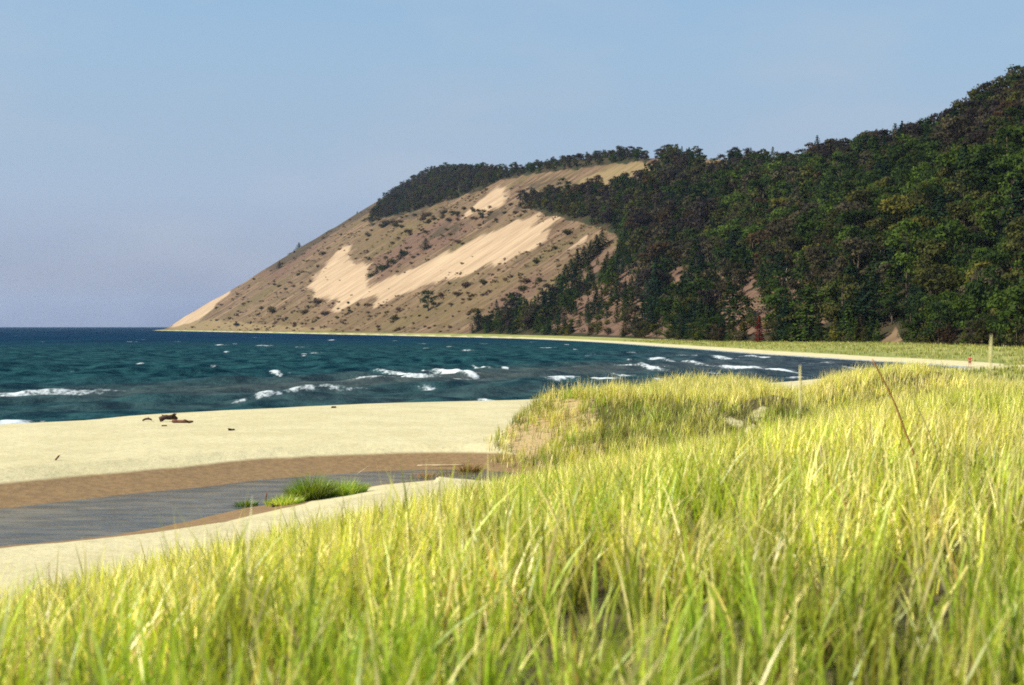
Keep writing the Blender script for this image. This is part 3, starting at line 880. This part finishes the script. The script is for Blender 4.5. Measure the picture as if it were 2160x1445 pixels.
choice = [choose(i) for i in range(len(sites))]
near_first = sorted(range(len(sites)), key=lambda i: -choice[i][2] / sy[i])
quota = {'broadleaf': 230, 'conifer': 150, 'shrub': 60}
LIMIT = 295
KIND_NAME = {'broadleaf': 'broadleaf_tree', 'conifer': 'conifer_tree', 'shrub': 'shrub'}
KIND_WORD = {'broadleaf': ('broadleaf tree', 'tree'), 'conifer': ('conifer', 'conifer'), 'shrub': ('shrub', 'shrub')}

def where(px, py):
    """words that place a tree in the wood"""
    skyl = float(np.interp(px, SIL[:, 0], SIL[:, 1]))
    f = (py - skyl) / (735. - skyl)
    v = 'on the skyline' if f < .13 else 'high on the hill' if f < .36 else 'halfway up the hill' if f < .62 else 'low on the hill' if f < .87 else 'at the hill foot'
    for lim, u in ((1330, 'beside the bare sand face'), (1480, 'right of the brown gully'), (1585, 'left of the dark red tree'), (1690, 'above the dark red tree'), (1800, 'right of the dark red tree'),
                   (1925, 'above the sandy scar'), (2040, 'above the person in red'), (9999, 'near the right edge')):
        if px < lim: break
    return v + ' ' + u

def size_word(kind, h):
    if kind == 'shrub': return 'low'
    return 'tall' if h > 14 else ('small' if h < 9.5 else 'medium')

def put_tree(kind, i_proto, x, y, z, h, tone, label, cat, group, name=None, parts=True, wide=1.0):
    crown, trunk = PROTO[kind, i_proto]
    root = bpy.data.objects.new(name or KIND_NAME[kind], None if parts else crown); COL.objects.link(root)
    root.location = (x, y, z - .2); root.scale = (h * wide, h * wide, h); root.rotation_euler = (0, 0, random.uniform(0, 6.28))
    col = tuple(np.clip(np.array(TONE[tone]) * random.uniform(.74, 1.32), 0, 1)) + (1,)
    if parts:
        root.empty_display_size = .3
        c = link('crown', crown, root); c.color = col
        link('trunk' if kind != 'shrub' else 'stem', trunk, root)
    else: root.color = col
    tag(root, label, cat, group)
    return root

used, mass = {k: 0 for k in quota}, []
for i in near_first:
    kind, tone, h = choice[i]
    if used[kind] < quota[kind] and -40 < spx[i] < 2185:
        used[kind] += 1
        w, cat = KIND_WORD[kind]
        put_tree(kind, random.randrange(6 if kind == 'broadleaf' else (5 if kind == 'conifer' else 4)), sx[i], sy[i], site_h[i], h, tone,
                 f'{size_word(kind, h)} {tone} {w} {where(spx[i], spy[i])}', cat, {'broadleaf': 'broadleaf trees of the hillside wood', 'conifer': 'conifers of the hillside wood', 'shrub': 'shrubs of the hillside wood'}[kind],
                 wide=random.uniform(.85, 1.25) * (1.2 if kind == 'conifer' else 1))
    else: mass.append(i)

def build_mass():
    """the rest of the wood, farther up and away, as one leafy mass"""
    lo = {}
    for kind, cnt in (('broadleaf', 5), ('conifer', 4), ('shrub', 3)):
        for k in range(cnt):
            if kind == 'broadleaf': C, N, _ = broadleaf_arrays(560, 400 + k, 1); sz = (.028, .055)
            elif kind == 'conifer': C, N = conifer_arrays(560, 420 + k, (.28, .34, .3, .38)[k]); sz = (.024, .046)
            else: C, N = shrub_arrays(200, 440 + k); sz = (.06, .1)
            lo[kind, k] = leaf_quads(C, N, rng.uniform(sz[0], sz[1], len(C)))
    Vs, Qs, Ts, Js, off = [], [], [], [], 0
    for i in mass:
        kind, tone, h = choice[i]
        V, Q, j = lo[kind, random.randrange({'broadleaf': 5, 'conifer': 4, 'shrub': 3}[kind])]
        a = random.uniform(0, 6.28); ca, sa = math.cos(a), math.sin(a); wd = random.uniform(.85, 1.3) * h
        W = np.stack([(V[:, 0] * ca - V[:, 1] * sa) * wd + sx[i], (V[:, 0] * sa + V[:, 1] * ca) * wd + sy[i], V[:, 2] * h + site_h[i] - .2], 1)
        Vs.append(W); Qs.append(Q + off); off += len(W); Js.append(j)
        Ts.append(np.tile(np.array(TONE[tone]) * random.uniform(.74, 1.32), (len(W), 1)))
    o = mesh_np('forest', np.concatenate(Vs), np.concatenate(Qs), M_LEAF_MASS, attrs={'tone': np.concatenate(Ts), 'leaf': np.concatenate(Js)}, smooth_=False)
    tag(o, kind='stuff')
build_mass()

def hz(x, y): return float(hill(np.array([x]), np.array([y]))[0][0])

# trees that can be told apart
def tree_at(px, py, kind, h_px, tone, label, name=None, group=None, proto=0, wide=1.0, parts=True, cat=None):
    x, y = hill_point(px, py)
    return put_tree(kind, proto, x, y, hz(x, y), h_px / F * y, tone, label, cat or KIND_WORD[kind][1], group, name, parts, wide)

tree_at(1602, 726, 'conifer', 62, 'dark red', 'dark red narrow tree at the foot of the wooded hill beside the grass strip', 'red_tree', proto=0, cat='tree')
tree_at(631, 514, 'conifer', 22, 'dark green', 'lone dark conifer standing out against the sky on the left slope of the bluff', proto=4, wide=1.5)
tree_at(615, 522, 'shrub', 14, 'dark green', 'dark bush just below the lone conifer on the left skyline of the bluff', proto=1, wide=1.3)
tree_at(597, 530, 'shrub', 9, 'dark green', 'smallest dark bush on the left skyline of the bluff', proto=2, wide=1.3)
tree_at(754, 440, 'conifer', 12, 'dark green', 'tiny dark conifer on the bluff skyline left of the plateau wood', proto=1, wide=1.3)
tree_at(590, 565, 'conifer', 16, 'deep blue green', 'small dark conifer on the brown slope left of the large sand patch', proto=2, wide=1.3)
tree_at(898, 524, 'conifer', 24, 'deep blue green', 'single dark green conifer standing above the pale sand band', proto=4, wide=1.8)
tree_at(903, 655, 'broadleaf', 46, 'dark green', 'dark leafy tree standing alone low on the bluff below the sand', proto=1, wide=1.0)
tree_at(1470, 330, 'conifer', 22, 'deep blue green', 'dark spire shaped conifer on the far plateau skyline', proto=0, wide=1.2)
for k, (px, py, h) in enumerate([(782, 585, 14), (795, 578, 18), (806, 572, 20), (818, 566, 20), (830, 558, 16), (846, 546, 24), (855, 540, 16)]):
    tree_at(px, py, 'conifer' if k % 2 else 'shrub', h, 'deep blue green' if k % 2 else 'dark green',
            ['lowest dark bush', 'lowest dark conifer', 'bush between two dark conifers', 'middle dark conifer', 'rounded upper bush', 'tallest dark conifer', 'topmost dark bush'][k] + ' in the diagonal row across the sand patch',
            group='row of dark evergreens across the sand patch', proto=k % 4, wide=1.5)
for k, (px, py, h) in enumerate([(1010, 698, 26), (1030, 696, 34), (1050, 690, 40), (1068, 684, 38), (1085, 672, 34), (1100, 660, 36), (1120, 650, 20), (1045, 700, 24), (1075, 700, 26)]):
    tree_at(px, py, ('conifer', 'broadleaf', 'conifer', 'broadleaf')[k % 4], h, ('deep blue green', 'dark green', 'mid green')[k % 3],
            'dark ' + ('conifer', 'leafy tree')[k % 2] + ' in the thicket low on the bluff left of the wood', group='thicket low on the bluff', proto=k % 5, wide=1.2)
for k, (px, py, h) in enumerate([(1150, 636, 24), (1165, 622, 26), (1180, 610, 34), (1192, 596, 40), (1205, 585, 42), (1218, 572, 46), (1232, 560, 44), (1246, 546, 40), (1258, 532, 40), (1270, 520, 38), (1212, 592, 30), (1240, 570, 28)]):
    tree_at(px, py, 'conifer', h, ('deep blue green', 'dark green')[k % 2], ('deep blue green', 'dark green')[k % 2] + ' conifer in the slanting line up the edge of the sand face',
            group='line of conifers up the edge of the sand face', proto=k % 5, wide=1.7)
for k in range(150):                                    # scattered scrub over the open bluff
    for _ in range(30):
        px = random.uniform(430, 1200); py = random.uniform(470, 700)
        x, y = hill_point(px, py)
        if py > float(np.interp(px, SIL[:, 0], SIL[:, 1])) + 8 and not in_any([x], [y], SANDS)[0] and not in_any([x], [y], WOODS)[0] and (py > 600 or random.random() < .45): break
    tone = random.choices(['scrub green', 'scrub olive', 'scrub brown'], [2, 3, 3])[0]
    part = 'foot' if py > 655 else ('lower slope' if py > 600 else 'upper slope')
    side = 'left of the sand patch' if px < 680 else ('below the sand patch' if px < 900 else 'between sand patch and wood')
    word = {'scrub green': 'green', 'scrub olive': 'olive', 'scrub brown': 'brown'}[tone]
    big = random.random() < .22
    tree_at(px, py, 'shrub', random.uniform(10, 17) if big else random.uniform(4, 8), tone, ('larger ' if big else 'tiny ') + f'{word} shrub on the bluff {part} {side}', group='shrubs scattered over the open bluff', proto=k % 4, wide=random.uniform(1.2, 2.2), parts=False)
for k in range(70):                                     # belt of scrub above the sand and below the plateau wood
    px = random.uniform(770, 1110); py = np.interp(px, [770, 1110], [470, 432]) + abs(random.gauss(0, 16)) - 4
    tone = random.choice(['scrub green', 'scrub olive', 'scrub brown'])
    tree_at(px, py, 'shrub', random.uniform(5, 12), tone, tone[6:] + ' shrub under the edge of the plateau wood ' + ('at its left end' if px < 880 else ('midway along it' if px < 990 else 'at its right end')), group='shrubs under the plateau wood', proto=k % 4, wide=random.uniform(1.2, 2.2), parts=False)

def hillside_scrub():
    """low tussocks and heathy scrub over the open bluff, too many to count"""
    n = 5200
    px = rng.uniform(360, 1420, n); py = rng.uniform(395, 700, n)
    P = np.array([hill_point(a, b) for a, b in zip(px, py)]); x, y = P[:, 0], P[:, 1]
    ok = (py > np.interp(px, SIL[:, 0], SIL[:, 1]) + 6) & ~in_any(x, y, WOODS[1:])
    inw = in_any(x, y, WOODS[:1]); ok &= ~inw | in_any(x, y, WOOD_SPARSE)
    ins = in_any(x, y, SANDS); ok &= (~ins) | (rng.random(n) < .07)
    patch = fbm(x / 45, y / 70, 111, 3) + rng.normal(0, .25, n)
    ok &= patch > -.12
    x, y = x[ok], y[ok]; m = len(x)
    z, d, _ = hill(x, y); w = d > 1; x, y, z, m = x[w], y[w], z[w], int(w.sum())
    k = 14; h = np.clip(rng.lognormal(-.1, .45, m), .35, 2.6) * np.clip(y / 1000, .6, 1.5)
    i = np.repeat(np.arange(m), k); C = rng.normal(0, 1, (m * k, 3)); C /= np.linalg.norm(C, axis=1)[:, None]
    N = C.copy(); C = C * rng.uniform(.4, 1, (m * k, 1)); C[:, 2] = np.abs(C[:, 2]) * .8 + .1
    V = C * np.stack([h * 1.5, h * 1.5, h], 1)[i] + np.stack([x, y, z], 1)[i]
    V, Q, j = leaf_quads(V, N, h[i] * rng.uniform(.3, .55, m * k))
    pal = np.array([TONE['scrub green'], TONE['scrub olive'], TONE['scrub brown'], (.12, .095, .05), (.10, .065, .045)])
    tone = pal[rng.choice(5, m, p=[.12, .2, .33, .15, .2])] * rng.uniform(.7, 1.35, (m, 1))
    o = mesh_np('hillside_scrub', V, Q, M_LEAF_MASS, attrs={'tone': np.repeat(tone[i], 4, 0), 'leaf': j}, smooth_=False)
    tag(o, kind='stuff')
hillside_scrub()

FOOT_N = 96
for k in range(FOOT_N):                                 # bushes and young trees along the foot of the wood
    i = rng.uniform(0, 1); px = 1140 + 1050 * i + rng.uniform(-6, 6)
    if 1838 < px < 1905 or 1572 < px < 1630: continue
    a = (px - CX) / F
    yy_ = np.linspace(250, 800, 600); dd = hill_raw(a * yy_, yy_)[1]
    y = yy_[int(np.argmax(dd > rng.uniform(.3, 5)))]; x = a * y
    tone = random.choices(['olive', 'mid green', 'yellow green', 'dark green', 'rusty brown', 'dull grey brown'], [4, 3, 2, 3, 1.2, 1.5])[0]
    kd = random.choices(['shrub', 'broadleaf', 'conifer'], [4, 2.4, 3])[0]
    h = {'shrub': random.uniform(2.6, 5.2), 'broadleaf': random.uniform(4.5, 8), 'conifer': random.uniform(4, 8)}[kd]
    where_ = where(px, 734).replace('at the hill foot', '')
    put_tree(kd, k % 4, x, y, hz(x, y) - .2, h, tone, ('low ' if kd == 'shrub' else 'young ') + tone + ' ' + KIND_WORD[kd][0] + ' by the grass strip' + where_, KIND_WORD[kd][1], 'bushes and young trees edging the grass strip', wide=1.25)

def dead_tree(px, py, h_px, label, seed):
    x, y = hill_point(px, py); h = h_px / F * y
    r = random.Random(seed)
    root = bpy.data.objects.new('dead_tree', None); COL.objects.link(root)
    root.location = (x, y - 2.5, hz(x, y - 2.5) - .3); root.empty_display_size = .3
    tk = [tube([(0, 0, 0), (.02 * h, 0, .35 * h), (-.01 * h, 0, .7 * h), (.03 * h, .01, h)], [.028 * h, .022 * h, .015 * h, .005 * h], 6)]
    link('trunk', mesh_from_tubes('trunk', tk, M_PALE), root)
    for k in range(4):
        z0 = r.uniform(.4, .85) * h; a = r.uniform(0, 6.28); L = r.uniform(.14, .3) * h
        link('branch', mesh_from_tubes('branch', [tube([(0, 0, z0), (math.cos(a) * L * .5, math.sin(a) * L * .5, z0 + L * .35), (math.cos(a) * L, math.sin(a) * L, z0 + L * .95)], [.010 * h, .007 * h, .003 * h], 5)], M_PALE), root)
    tag(root, label, 'dead tree', 'pale bare trunks in the wood')
for k, (px, py, h, lb) in enumerate([(1697, 492, 46, 'leaning pale bare trunk high in the wood beside a second one'), (1712, 490, 36, 'shorter pale bare trunk high in the wood beside a leaning one'),
        (1372, 478, 36, 'pale bare trunk at the dark wood edge above the brown gully'), (1350, 470, 30, 'thin pale trunk in the shadowed edge of the wood above the sand face'),
        (1852, 388, 40, 'bleached bare trunk near the top of the wooded hill above the sandy scar'), (2040, 268, 34, 'pale dead trunk close to the skyline at the upper right'),
        (1552, 408, 30, 'pale bare trunk among brown crowns under the far plateau'), (1655, 600, 40, 'pale trunk low in the wood above the dark red tree')]):
    dead_tree(px, py, h, lb, k)

# ------------------------------------------------------------------ driftwood, plants and stalks near the creek and on the beach
def gz(x, y): return float(ground_z([x], [y])[0])

def driftwood(px, py, length, rad, rot, mat, label, stubs=2, seed=0, lift=.0, arch=.0, cat='driftwood', group=None, name='driftwood_log', zlev=.6):
    x, y = on_level(px, py, zlev); r = random.Random(seed)
    root = bpy.data.objects.new(name, None); COL.objects.link(root); root.empty_display_size = .2
    root.location = (x, y, gz(x, y)); root.rotation_euler = (0, 0, rot)
    n = 9; P, Rd = [], []
    for k in range(n):
        t = k / (n - 1) - .5
        P.append((t * length, r.uniform(-.06, .06) * length * .5, rad * .75 + lift * (t + .5) + arch * (1 - 4 * t * t) + r.uniform(-.15, .15) * rad))
        Rd.append(rad * (1.05 - .35 * (t + .5)) * r.uniform(.82, 1.15))
    Rd[0] *= .8; Rd[-1] *= .6
    link('trunk', mesh_from_tubes('trunk', [tube(P, Rd, 9)], mat), root)
    for k in range(stubs):
        i = r.randrange(2, n - 1); a = r.uniform(-1.2, 1.2) + (math.pi / 2) * r.choice((-1, 1)); L = rad * r.uniform(2.5, 4.5)
        p = np.array(P[i]); q = p + np.array((math.cos(a) * L * .5, math.sin(a) * L, abs(r.gauss(.25, .15)) * L))
        link('stub', mesh_from_tubes('stub', [tube([p, (p + q) / 2 + (0, 0, .02), q], [rad * .5, rad * .36, rad * .16], 6)], mat), root)
    tag(root, label, cat, group)
    return root

driftwood(355, 900, .95, .15, .15, M_WOOD, 'dark driftwood stump with broken roots lying on the pale beach by the water', 4, 1, .05, .12)
driftwood(385, 904, 1.15, .10, -.12, M_WOOD_RED, 'red brown driftwood log lying against the dark stump on the beach', 2, 2)
driftwood(310, 898, .5, .06, .2, M_WOOD, 'small dark crooked driftwood piece left of the stump on the beach', 2, 3, .03, .08)
driftwood(346, 912, .28, .04, .4, M_WOOD_RED, 'tiny brown wood scrap just below the dark stump', 0, 4, name='driftwood_scrap')
driftwood(488, 924, .32, .06, .1, M_WOOD, 'small dark wood chunk lying alone on open sand right of the logs', 1, 5, name='driftwood_scrap')
driftwood(704, 868, .3, .07, .1, M_WOOD, 'dark wood chunk at the very edge of the lake', 1, 6, name='driftwood_scrap')
driftwood(120, 992, .22, .04, 1.2, M_WOOD_RED, 'tiny brown twig upright on the beach above the wet bank', 1, 7, .14, name='driftwood_scrap')
driftwood(930, 969, 1.9, .035, .03, M_WOOD_PALE, 'long thin bleached pole lying on the brown bank above the creek', 0, 8, .02, name='driftwood_pole', zlev=.6)
driftwood(325, 1090, .95, .05, .1, M_WOOD, 'dark branch stranded at the tip of the brown sandbar in the creek', 3, 9, .02, .05, name='driftwood_branch', zlev=.25)
driftwood(285, 1093, .55, .035, -.2, M_WOOD_RED, 'thin red brown stick in the shallow water off the sandbar tip', 1, 10, .02, .02, name='driftwood_branch', zlev=.25)
driftwood(258, 1068, .06, .012, 0, M_WOOD_RED, 'short upright twig poking out of the creek', 0, 11, .3, name='twig', zlev=.25)
driftwood(580, 1073, .2, .04, .3, M_WOOD, 'small dark wood chunk at the waterline under the grass tuft', 1, 12, name='driftwood_scrap', zlev=.3)
driftwood(560, 1050, .2, .03, 1.4, M_WOOD_RED, 'short red brown stick standing between the two grass tufts by the creek', 0, 13, .3, name='twig', zlev=.3)
driftwood(765, 996, .5, .014, .5, M_WOOD_PALE, 'white bleached twig sticking up from the far creek bank', 3, 14, .3, name='twig', zlev=.3)

def tuft(px, py, n, rad, h, label, green, zlev=.3, name='grass_tuft', tone_mul=(1, 1, 1), wx=.006, cat='grass tuft', group=None, flat=1.0):
    x, y = on_level(px, py, zlev)
    ang = rng.uniform(0, 6.283, n); rr = np.sqrt(rng.random(n)) * rad
    X = x + np.cos(ang) * rr; Y = y + np.sin(ang) * rr * flat
    Z = ground_z(X, Y)
    hh = h * rng.uniform(.5, 1.1, n) * (1.05 - .5 * (rr / rad) ** 2)
    base, tip = tones(X, Y, n, green); mul = np.array(tone_mul)
    V, Q, C = blades(np.stack([X - x, Y - y, Z - gz(x, y) - .02], 1), hh, rng.uniform(wx, wx * 2, n), ang + rng.normal(0, .5, n), np.clip(rr / rad * .75 + rng.normal(.1, .12, n), 0, 1.1), base * mul, tip * mul, 4)
    o = mesh_np(name, V, Q, M_GRASS, attrs={'tone': C}); o.location = (x, y, gz(x, y))
    tag(o, label, cat, group)

DK = (.52, .62, .5)
tuft(655, 1058, 1500, .72, .95, 'tallest bright green grass tuft standing in the creek by the near bank', .75, tone_mul=DK, wx=.011)
tuft(722, 1052, 1200, .8, .6, 'lower green grass tuft right of the tallest one in the creek', .8, tone_mul=(.6, .74, .5), wx=.011)
tuft(600, 1066, 800, .6, .42, 'ragged grass tuft left of the tallest one on the brown sandbar', .3, tone_mul=(.7, .8, .6), wx=.010)
tuft(517, 1062, 420, .38, .3, 'small dark green tuft alone at the water side of the sandbar', .9, tone_mul=(.4, .6, .45), wx=.010)
for k, (px, py, rd, hh) in enumerate([(895, 1002, .6, .5), (945, 998, .6, .55), (990, 992, .5, .55)]):
    tuft(px, py, 320, rd, hh, ['left', 'middle', 'right'][k] + 'most of three rusty red plants overhanging the dark creek bank', .2, .3, 'rusty_plant', (.5, .27, .24), .012, 'plant', 'rusty plants on the creek bank')

M_STRAW = mat_plain('straw_stalk', (.60, .54, .26), (.48, .42, .17), 40., .8, .4, .001)
M_RUST = mat_plain('rust_stalk', (.30, .14, .045), (.22, .10, .035), 40., .8, .4, .001)
M_GSTALK = mat_plain('olive_stalk', (.42, .36, .12), (.33, .26, .09), 40., .8, .4, .001)

def stalk(path, rad, mat, label, head=0, head_mat=None, name='grass_stalk'):
    P = [np.array(pt(px, Y, H_CAM - (py - HOR) / F * Y)) for px, py, Y in path]
    root_p = P[0].copy(); root_p[2] = gz(root_p[0], root_p[1]) - .03
    P = [root_p] + P
    Q = catmull(P, 5)
    root = bpy.data.objects.new(name, None); COL.objects.link(root); root.location = root_p; root.empty_display_size = .1
    rel = Q - root_p
    link('stem', mesh_from_tubes('stem', [tube(rel, np.linspace(rad, rad * .6, len(rel)) * (.42 if head else 1), 6)], M_GSTALK if head else mat), root)
    if head:
        i0 = int(len(rel) * (1 - head)); seg = rel[i0:]
        t = np.linspace(0, 1, len(seg))
        link('seed_head', mesh_from_tubes('seed_head', [tube(seg, .0008 + rad * 1.15 * np.sin(np.pi * np.clip(t * .93 + .05, 0, 1)) ** .7, 8)], head_mat or mat), root)
    tag(root, label, 'grass stalk', 'tall stalks above the dune grass')

stalk([(1686, 1250, 8.0), (1689, 1000, 8.0), (1689, 860, 8.0), (1688, 770, 8.0)], .0055, M_STRAW, 'upright pale straw stalk with a slim seed head left of the rusty ones', .3, M_STRAW)
stalk([(2084, 1250, 7.0), (2088, 950, 7.0), (2089, 800, 7.0), (2091, 706, 7.0)], .0048, M_STRAW, 'tallest pale stalk rising over the grass strip near the right edge', .28, M_STRAW)
stalk([(1935, 980, 14.0), (1908, 905, 14.0), (1882, 838, 14.0), (1840, 758, 14.0)], .0125, M_RUST, 'rust brown stalk leaning left across the bay water')
stalk([(1985, 985, 14.0), (1962, 918, 14.0), (1940, 868, 14.0), (1910, 812, 14.0)], .0085, M_GSTALK, 'thinner olive stalk leaning left right of the rust brown one')
stalk([(2030, 1150, 8.0), (2042, 940, 8.0), (2048, 840, 8.0), (2052, 752, 8.0)], .0032, M_STRAW, 'thin faint straw stalk just right of the person in red')
stalk([(102, 1420, 9.0), (101, 1300, 9.0), (102, 1240, 9.0), (101, 1188, 9.0)], .0035, M_RUST, 'thin dark stalk standing above the grass edge at the lower left')

# ------------------------------------------------------------------ the person on the far beach
def person(px, Y):
    x = (px - CX) / F * Y; z = gz(x, Y)
    root = bpy.data.objects.new('person', None); COL.objects.link(root); root.location = (x, Y, z - .01); root.rotation_euler = (0, 0, R(-35)); root.empty_display_size = .2
    def skin(name, joints, edges, mat, rootv=0):
        me = bpy.data.meshes.new(name); me.from_pydata([j[0] for j in joints], edges, [])
        o = link(name, me, root); me.materials.append(mat)
        md = o.modifiers.new('skin', 'SKIN'); md.use_smooth_shade = True
        for k, j in enumerate(joints):
            v = me.skin_vertices[0].data[k]; v.radius = (j[1], j[2] if len(j) > 2 else j[1]); v.use_root = (k == rootv)
        o.modifiers.new('subd', 'SUBSURF').levels = 1
        return o
    skinm = mat_plain('skin', (.42, .24, .16), (.38, .21, .14), 20., .6, .05)
    red = mat_plain('red_cloth', (.38, .045, .032), (.32, .035, .026), 18., .9, .3)
    dk = mat_plain('dark_red_shorts', (.24, .04, .03), (.20, .03, .026), 18., .9, .3)
    hair = mat_plain('brown_hair', (.05, .03, .02), (.035, .02, .012), 30., .6, .3)
    J = [((0, 0, .93), .13, .10), ((0, 0, 1.15), .125, .09), ((0, 0, 1.36), .15, .095), ((0, 0, 1.47), .055), ((0, 0.01, 1.54), .075, .085), ((0, .015, 1.64), .078, .092), ((0, .01, 1.71), .05, .06),
         ((.10, 0, .88), .085), ((.12, .04, .50), .058), ((.13, -.02, .09), .040), ((.14, .10, .03), .035),
         ((-.10, 0, .88), .085), ((-.12, -.05, .50), .058), ((-.14, -.12, .09), .040), ((-.15, -.01, .03), .035),
         ((.19, 0, 1.39), .055), ((.27, .02, 1.12), .042), ((.24, .14, .93), .032), ((.23, .20, .86), .022),
         ((-.19, 0, 1.39), .055), ((-.28, -.02, 1.12), .042), ((-.27, .06, .90), .032), ((-.265, .10, .82), .022)]
    E = [(0, 1), (1, 2), (2, 3), (3, 4), (4, 5), (5, 6), (0, 7), (7, 8), (8, 9), (9, 10), (0, 11), (11, 12), (12, 13), (13, 14), (2, 15), (15, 16), (16, 17), (17, 18), (2, 19), (19, 20), (20, 21), (21, 22)]
    for sgn, i in ((1, 18), (-1, 22)):
        base = J[i][0]
        for f in range(5):
            dx = (f - 2) * .017; b = len(J)
            J.append(((base[0] + dx * .5, base[1] + .03 + .006 * (2 - abs(f - 2)), base[2] - .05 - .008 * (2 - abs(f - 2))), .0085)); E.append((i, b))
    skin('body', J, E, skinm)
    skin('shirt', [((0, 0, .90), .155, .125), ((0, 0, 1.15), .145, .11), ((0, 0, 1.37), .165, .112), ((0, 0, 1.43), .09, .08), ((.20, 0, 1.385), .07), ((.25, .01, 1.2), .062), ((-.20, 0, 1.385), .07), ((-.255, -.01, 1.2), .062)],
         [(0, 1), (1, 2), (2, 3), (2, 4), (4, 5), (2, 6), (6, 7)], red)
    skin('shorts', [((0, 0, .96), .15, .12), ((.10, 0, .86), .105), ((.115, .03, .55), .085), ((-.10, 0, .86), .105), ((-.115, -.04, .55), .085)], [(0, 1), (1, 2), (0, 3), (3, 4)], dk)
    skin('hair', [((0, -.02, 1.60), .06), ((0, -.005, 1.68), .085, .098), ((0, .0, 1.735), .055)], [(0, 1), (1, 2)], hair)
    tag(root, 'person in red shirt and dark red shorts standing at the far corner of the bay', 'person')
person(2046, 209)

# ------------------------------------------------------------------ air
USE_HAZE = True
if USE_HAZE:
    bm = bmesh.new(); bmesh.ops.create_cube(bm, size=1)
    me = bpy.data.meshes.new('haze'); bm.to_mesh(me); bm.free()
    o = link('haze', me); o.scale = (26000, 26000, 262); o.location = (0, 0, 262 / 2 - 8); o['kind'] = 'stuff'
    m = bpy.data.materials.new('haze'); m.use_nodes = True; t = m.node_tree; t.nodes.clear()
    out = t.nodes.new('ShaderNodeOutputMaterial'); v = t.nodes.new('ShaderNodeVolumePrincipled')
    v.inputs['Color'].default_value = (.55, .72, 1, 1); v.inputs['Density'].default_value = .000028; v.inputs['Anisotropy'].default_value = .2
    t.links.new(v.outputs[0], out.inputs['Volume']); me.materials.append(m)

# ------------------------------------------------------------------ light, sky, camera
SUN_EL, SUN_AZ = R(40), R(-106)                # to the left and a little behind the camera
sd = bpy.data.lights.new('sun', 'SUN'); sd.energy = 4.6; sd.angle = R(.5); sd.color = (1, .94, .80)
so = bpy.data.objects.new('sun', sd); COL.objects.link(so)
from mathutils import Vector
dirv = Vector((math.sin(SUN_AZ) * math.cos(SUN_EL), math.cos(SUN_AZ) * math.cos(SUN_EL), math.sin(SUN_EL)))
so.rotation_euler = dirv.to_track_quat('Z', 'Y').to_euler(); so.location = dirv * 300

w = bpy.data.worlds.new('World'); S.world = w; w.use_nodes = True
t = w.node_tree; t.nodes.clear()
out = t.nodes.new('ShaderNodeOutputWorld'); bg = t.nodes.new('ShaderNodeBackground'); bg.inputs['Strength'].default_value = .1
sky = t.nodes.new('ShaderNodeTexSky'); sky.sky_type = 'NISHITA'; sky.sun_disc = False; sky.sun_elevation = SUN_EL; sky.sun_rotation = SUN_AZ
sky.air_density = 1.2; sky.dust_density = 1.2; sky.ozone_density = 2.0
tc = t.nodes.new('ShaderNodeTexCoord'); sp = t.nodes.new('ShaderNodeSeparateXYZ'); t.links.new(tc.outputs['Generated'], sp.inputs[0])
ramp = t.nodes.new('ShaderNodeValToRGB'); t.links.new(sp.outputs[2], ramp.inputs[0])
K = 5.3
cols = [(0., (.185, .235, .40)), (.05, (.265, .330, .52)), (.09, (.315, .405, .59)), (.14, (.315, .430, .59)), (.19, (.305, .455, .63)), (.24, (.275, .455, .66)), (1., (.14, .27, .60))]
el = ramp.color_ramp.elements
while len(el) < len(cols): el.new(.5)
for e_, (p, c) in zip(el, cols): e_.position = p; e_.color = (*c, 1)
mul = t.nodes.new('ShaderNodeVectorMath'); mul.operation = 'SCALE'; mul.inputs['Scale'].default_value = K; t.links.new(ramp.outputs[0], mul.inputs[0])
nz = t.nodes.new('ShaderNodeTexNoise'); nz.inputs['Scale'].default_value = 7.; nz.inputs['Detail'].default_value = 5
mpn = t.nodes.new('ShaderNodeMapping'); mpn.inputs['Scale'].default_value = (1, 1, 2.4); t.links.new(tc.outputs['Generated'], mpn.inputs[0]); t.links.new(mpn.outputs[0], nz.inputs['Vector'])
mr = t.nodes.new('ShaderNodeMapRange'); t.links.new(nz.outputs['Fac'], mr.inputs[0]); mr.inputs[1].default_value = .45; mr.inputs[2].default_value = .8; mr.inputs[4].default_value = .38
mixs = t.nodes.new('ShaderNodeMix'); mixs.data_type = 'RGBA'; mixs.inputs[0].default_value = .82
t.links.new(sky.outputs[0], mixs.inputs[6]); t.links.new(mul.outputs[0], mixs.inputs[7])
mixc = t.nodes.new('ShaderNodeMix'); mixc.data_type = 'RGBA'; t.links.new(mr.outputs[0], mixc.inputs[0]); t.links.new(mixs.outputs[2], mixc.inputs[6]); mixc.inputs[7].default_value = (.52 * K, .56 * K, .62 * K, 1)
t.links.new(mixc.outputs[2], bg.inputs[0]); t.links.new(bg.outputs[0], out.inputs[0])

cd = bpy.data.cameras.new('camera'); cam = bpy.data.objects.new('camera', cd); COL.objects.link(cam); S.camera = cam
cd.sensor_width = 36; cd.lens = 36 * F / 2160; cd.clip_start = .05; cd.clip_end = 40000
cam.location = (0, 0, H_CAM); cam.rotation_euler = (R(90) - math.atan((722.5 - HOR) / F), 0, 0)
cd.dof.use_dof = True; cd.dof.focus_distance = 110; cd.dof.aperture_fstop = 2.6

S.view_settings.view_transform = 'Standard'; S.view_settings.look = 'None'; S.view_settings.gamma = 1; S.view_settings.exposure = .95
S.render.engine = 'CYCLES'; S.cycles.max_bounces = 6; S.cycles.volume_bounces = 0
S.cycles.filter_width = 1.8; S.render.filter_size = 1.8
S.cycles.use_denoising = False
print('sites', len(sites), 'individual', used, 'mass', len(mass))
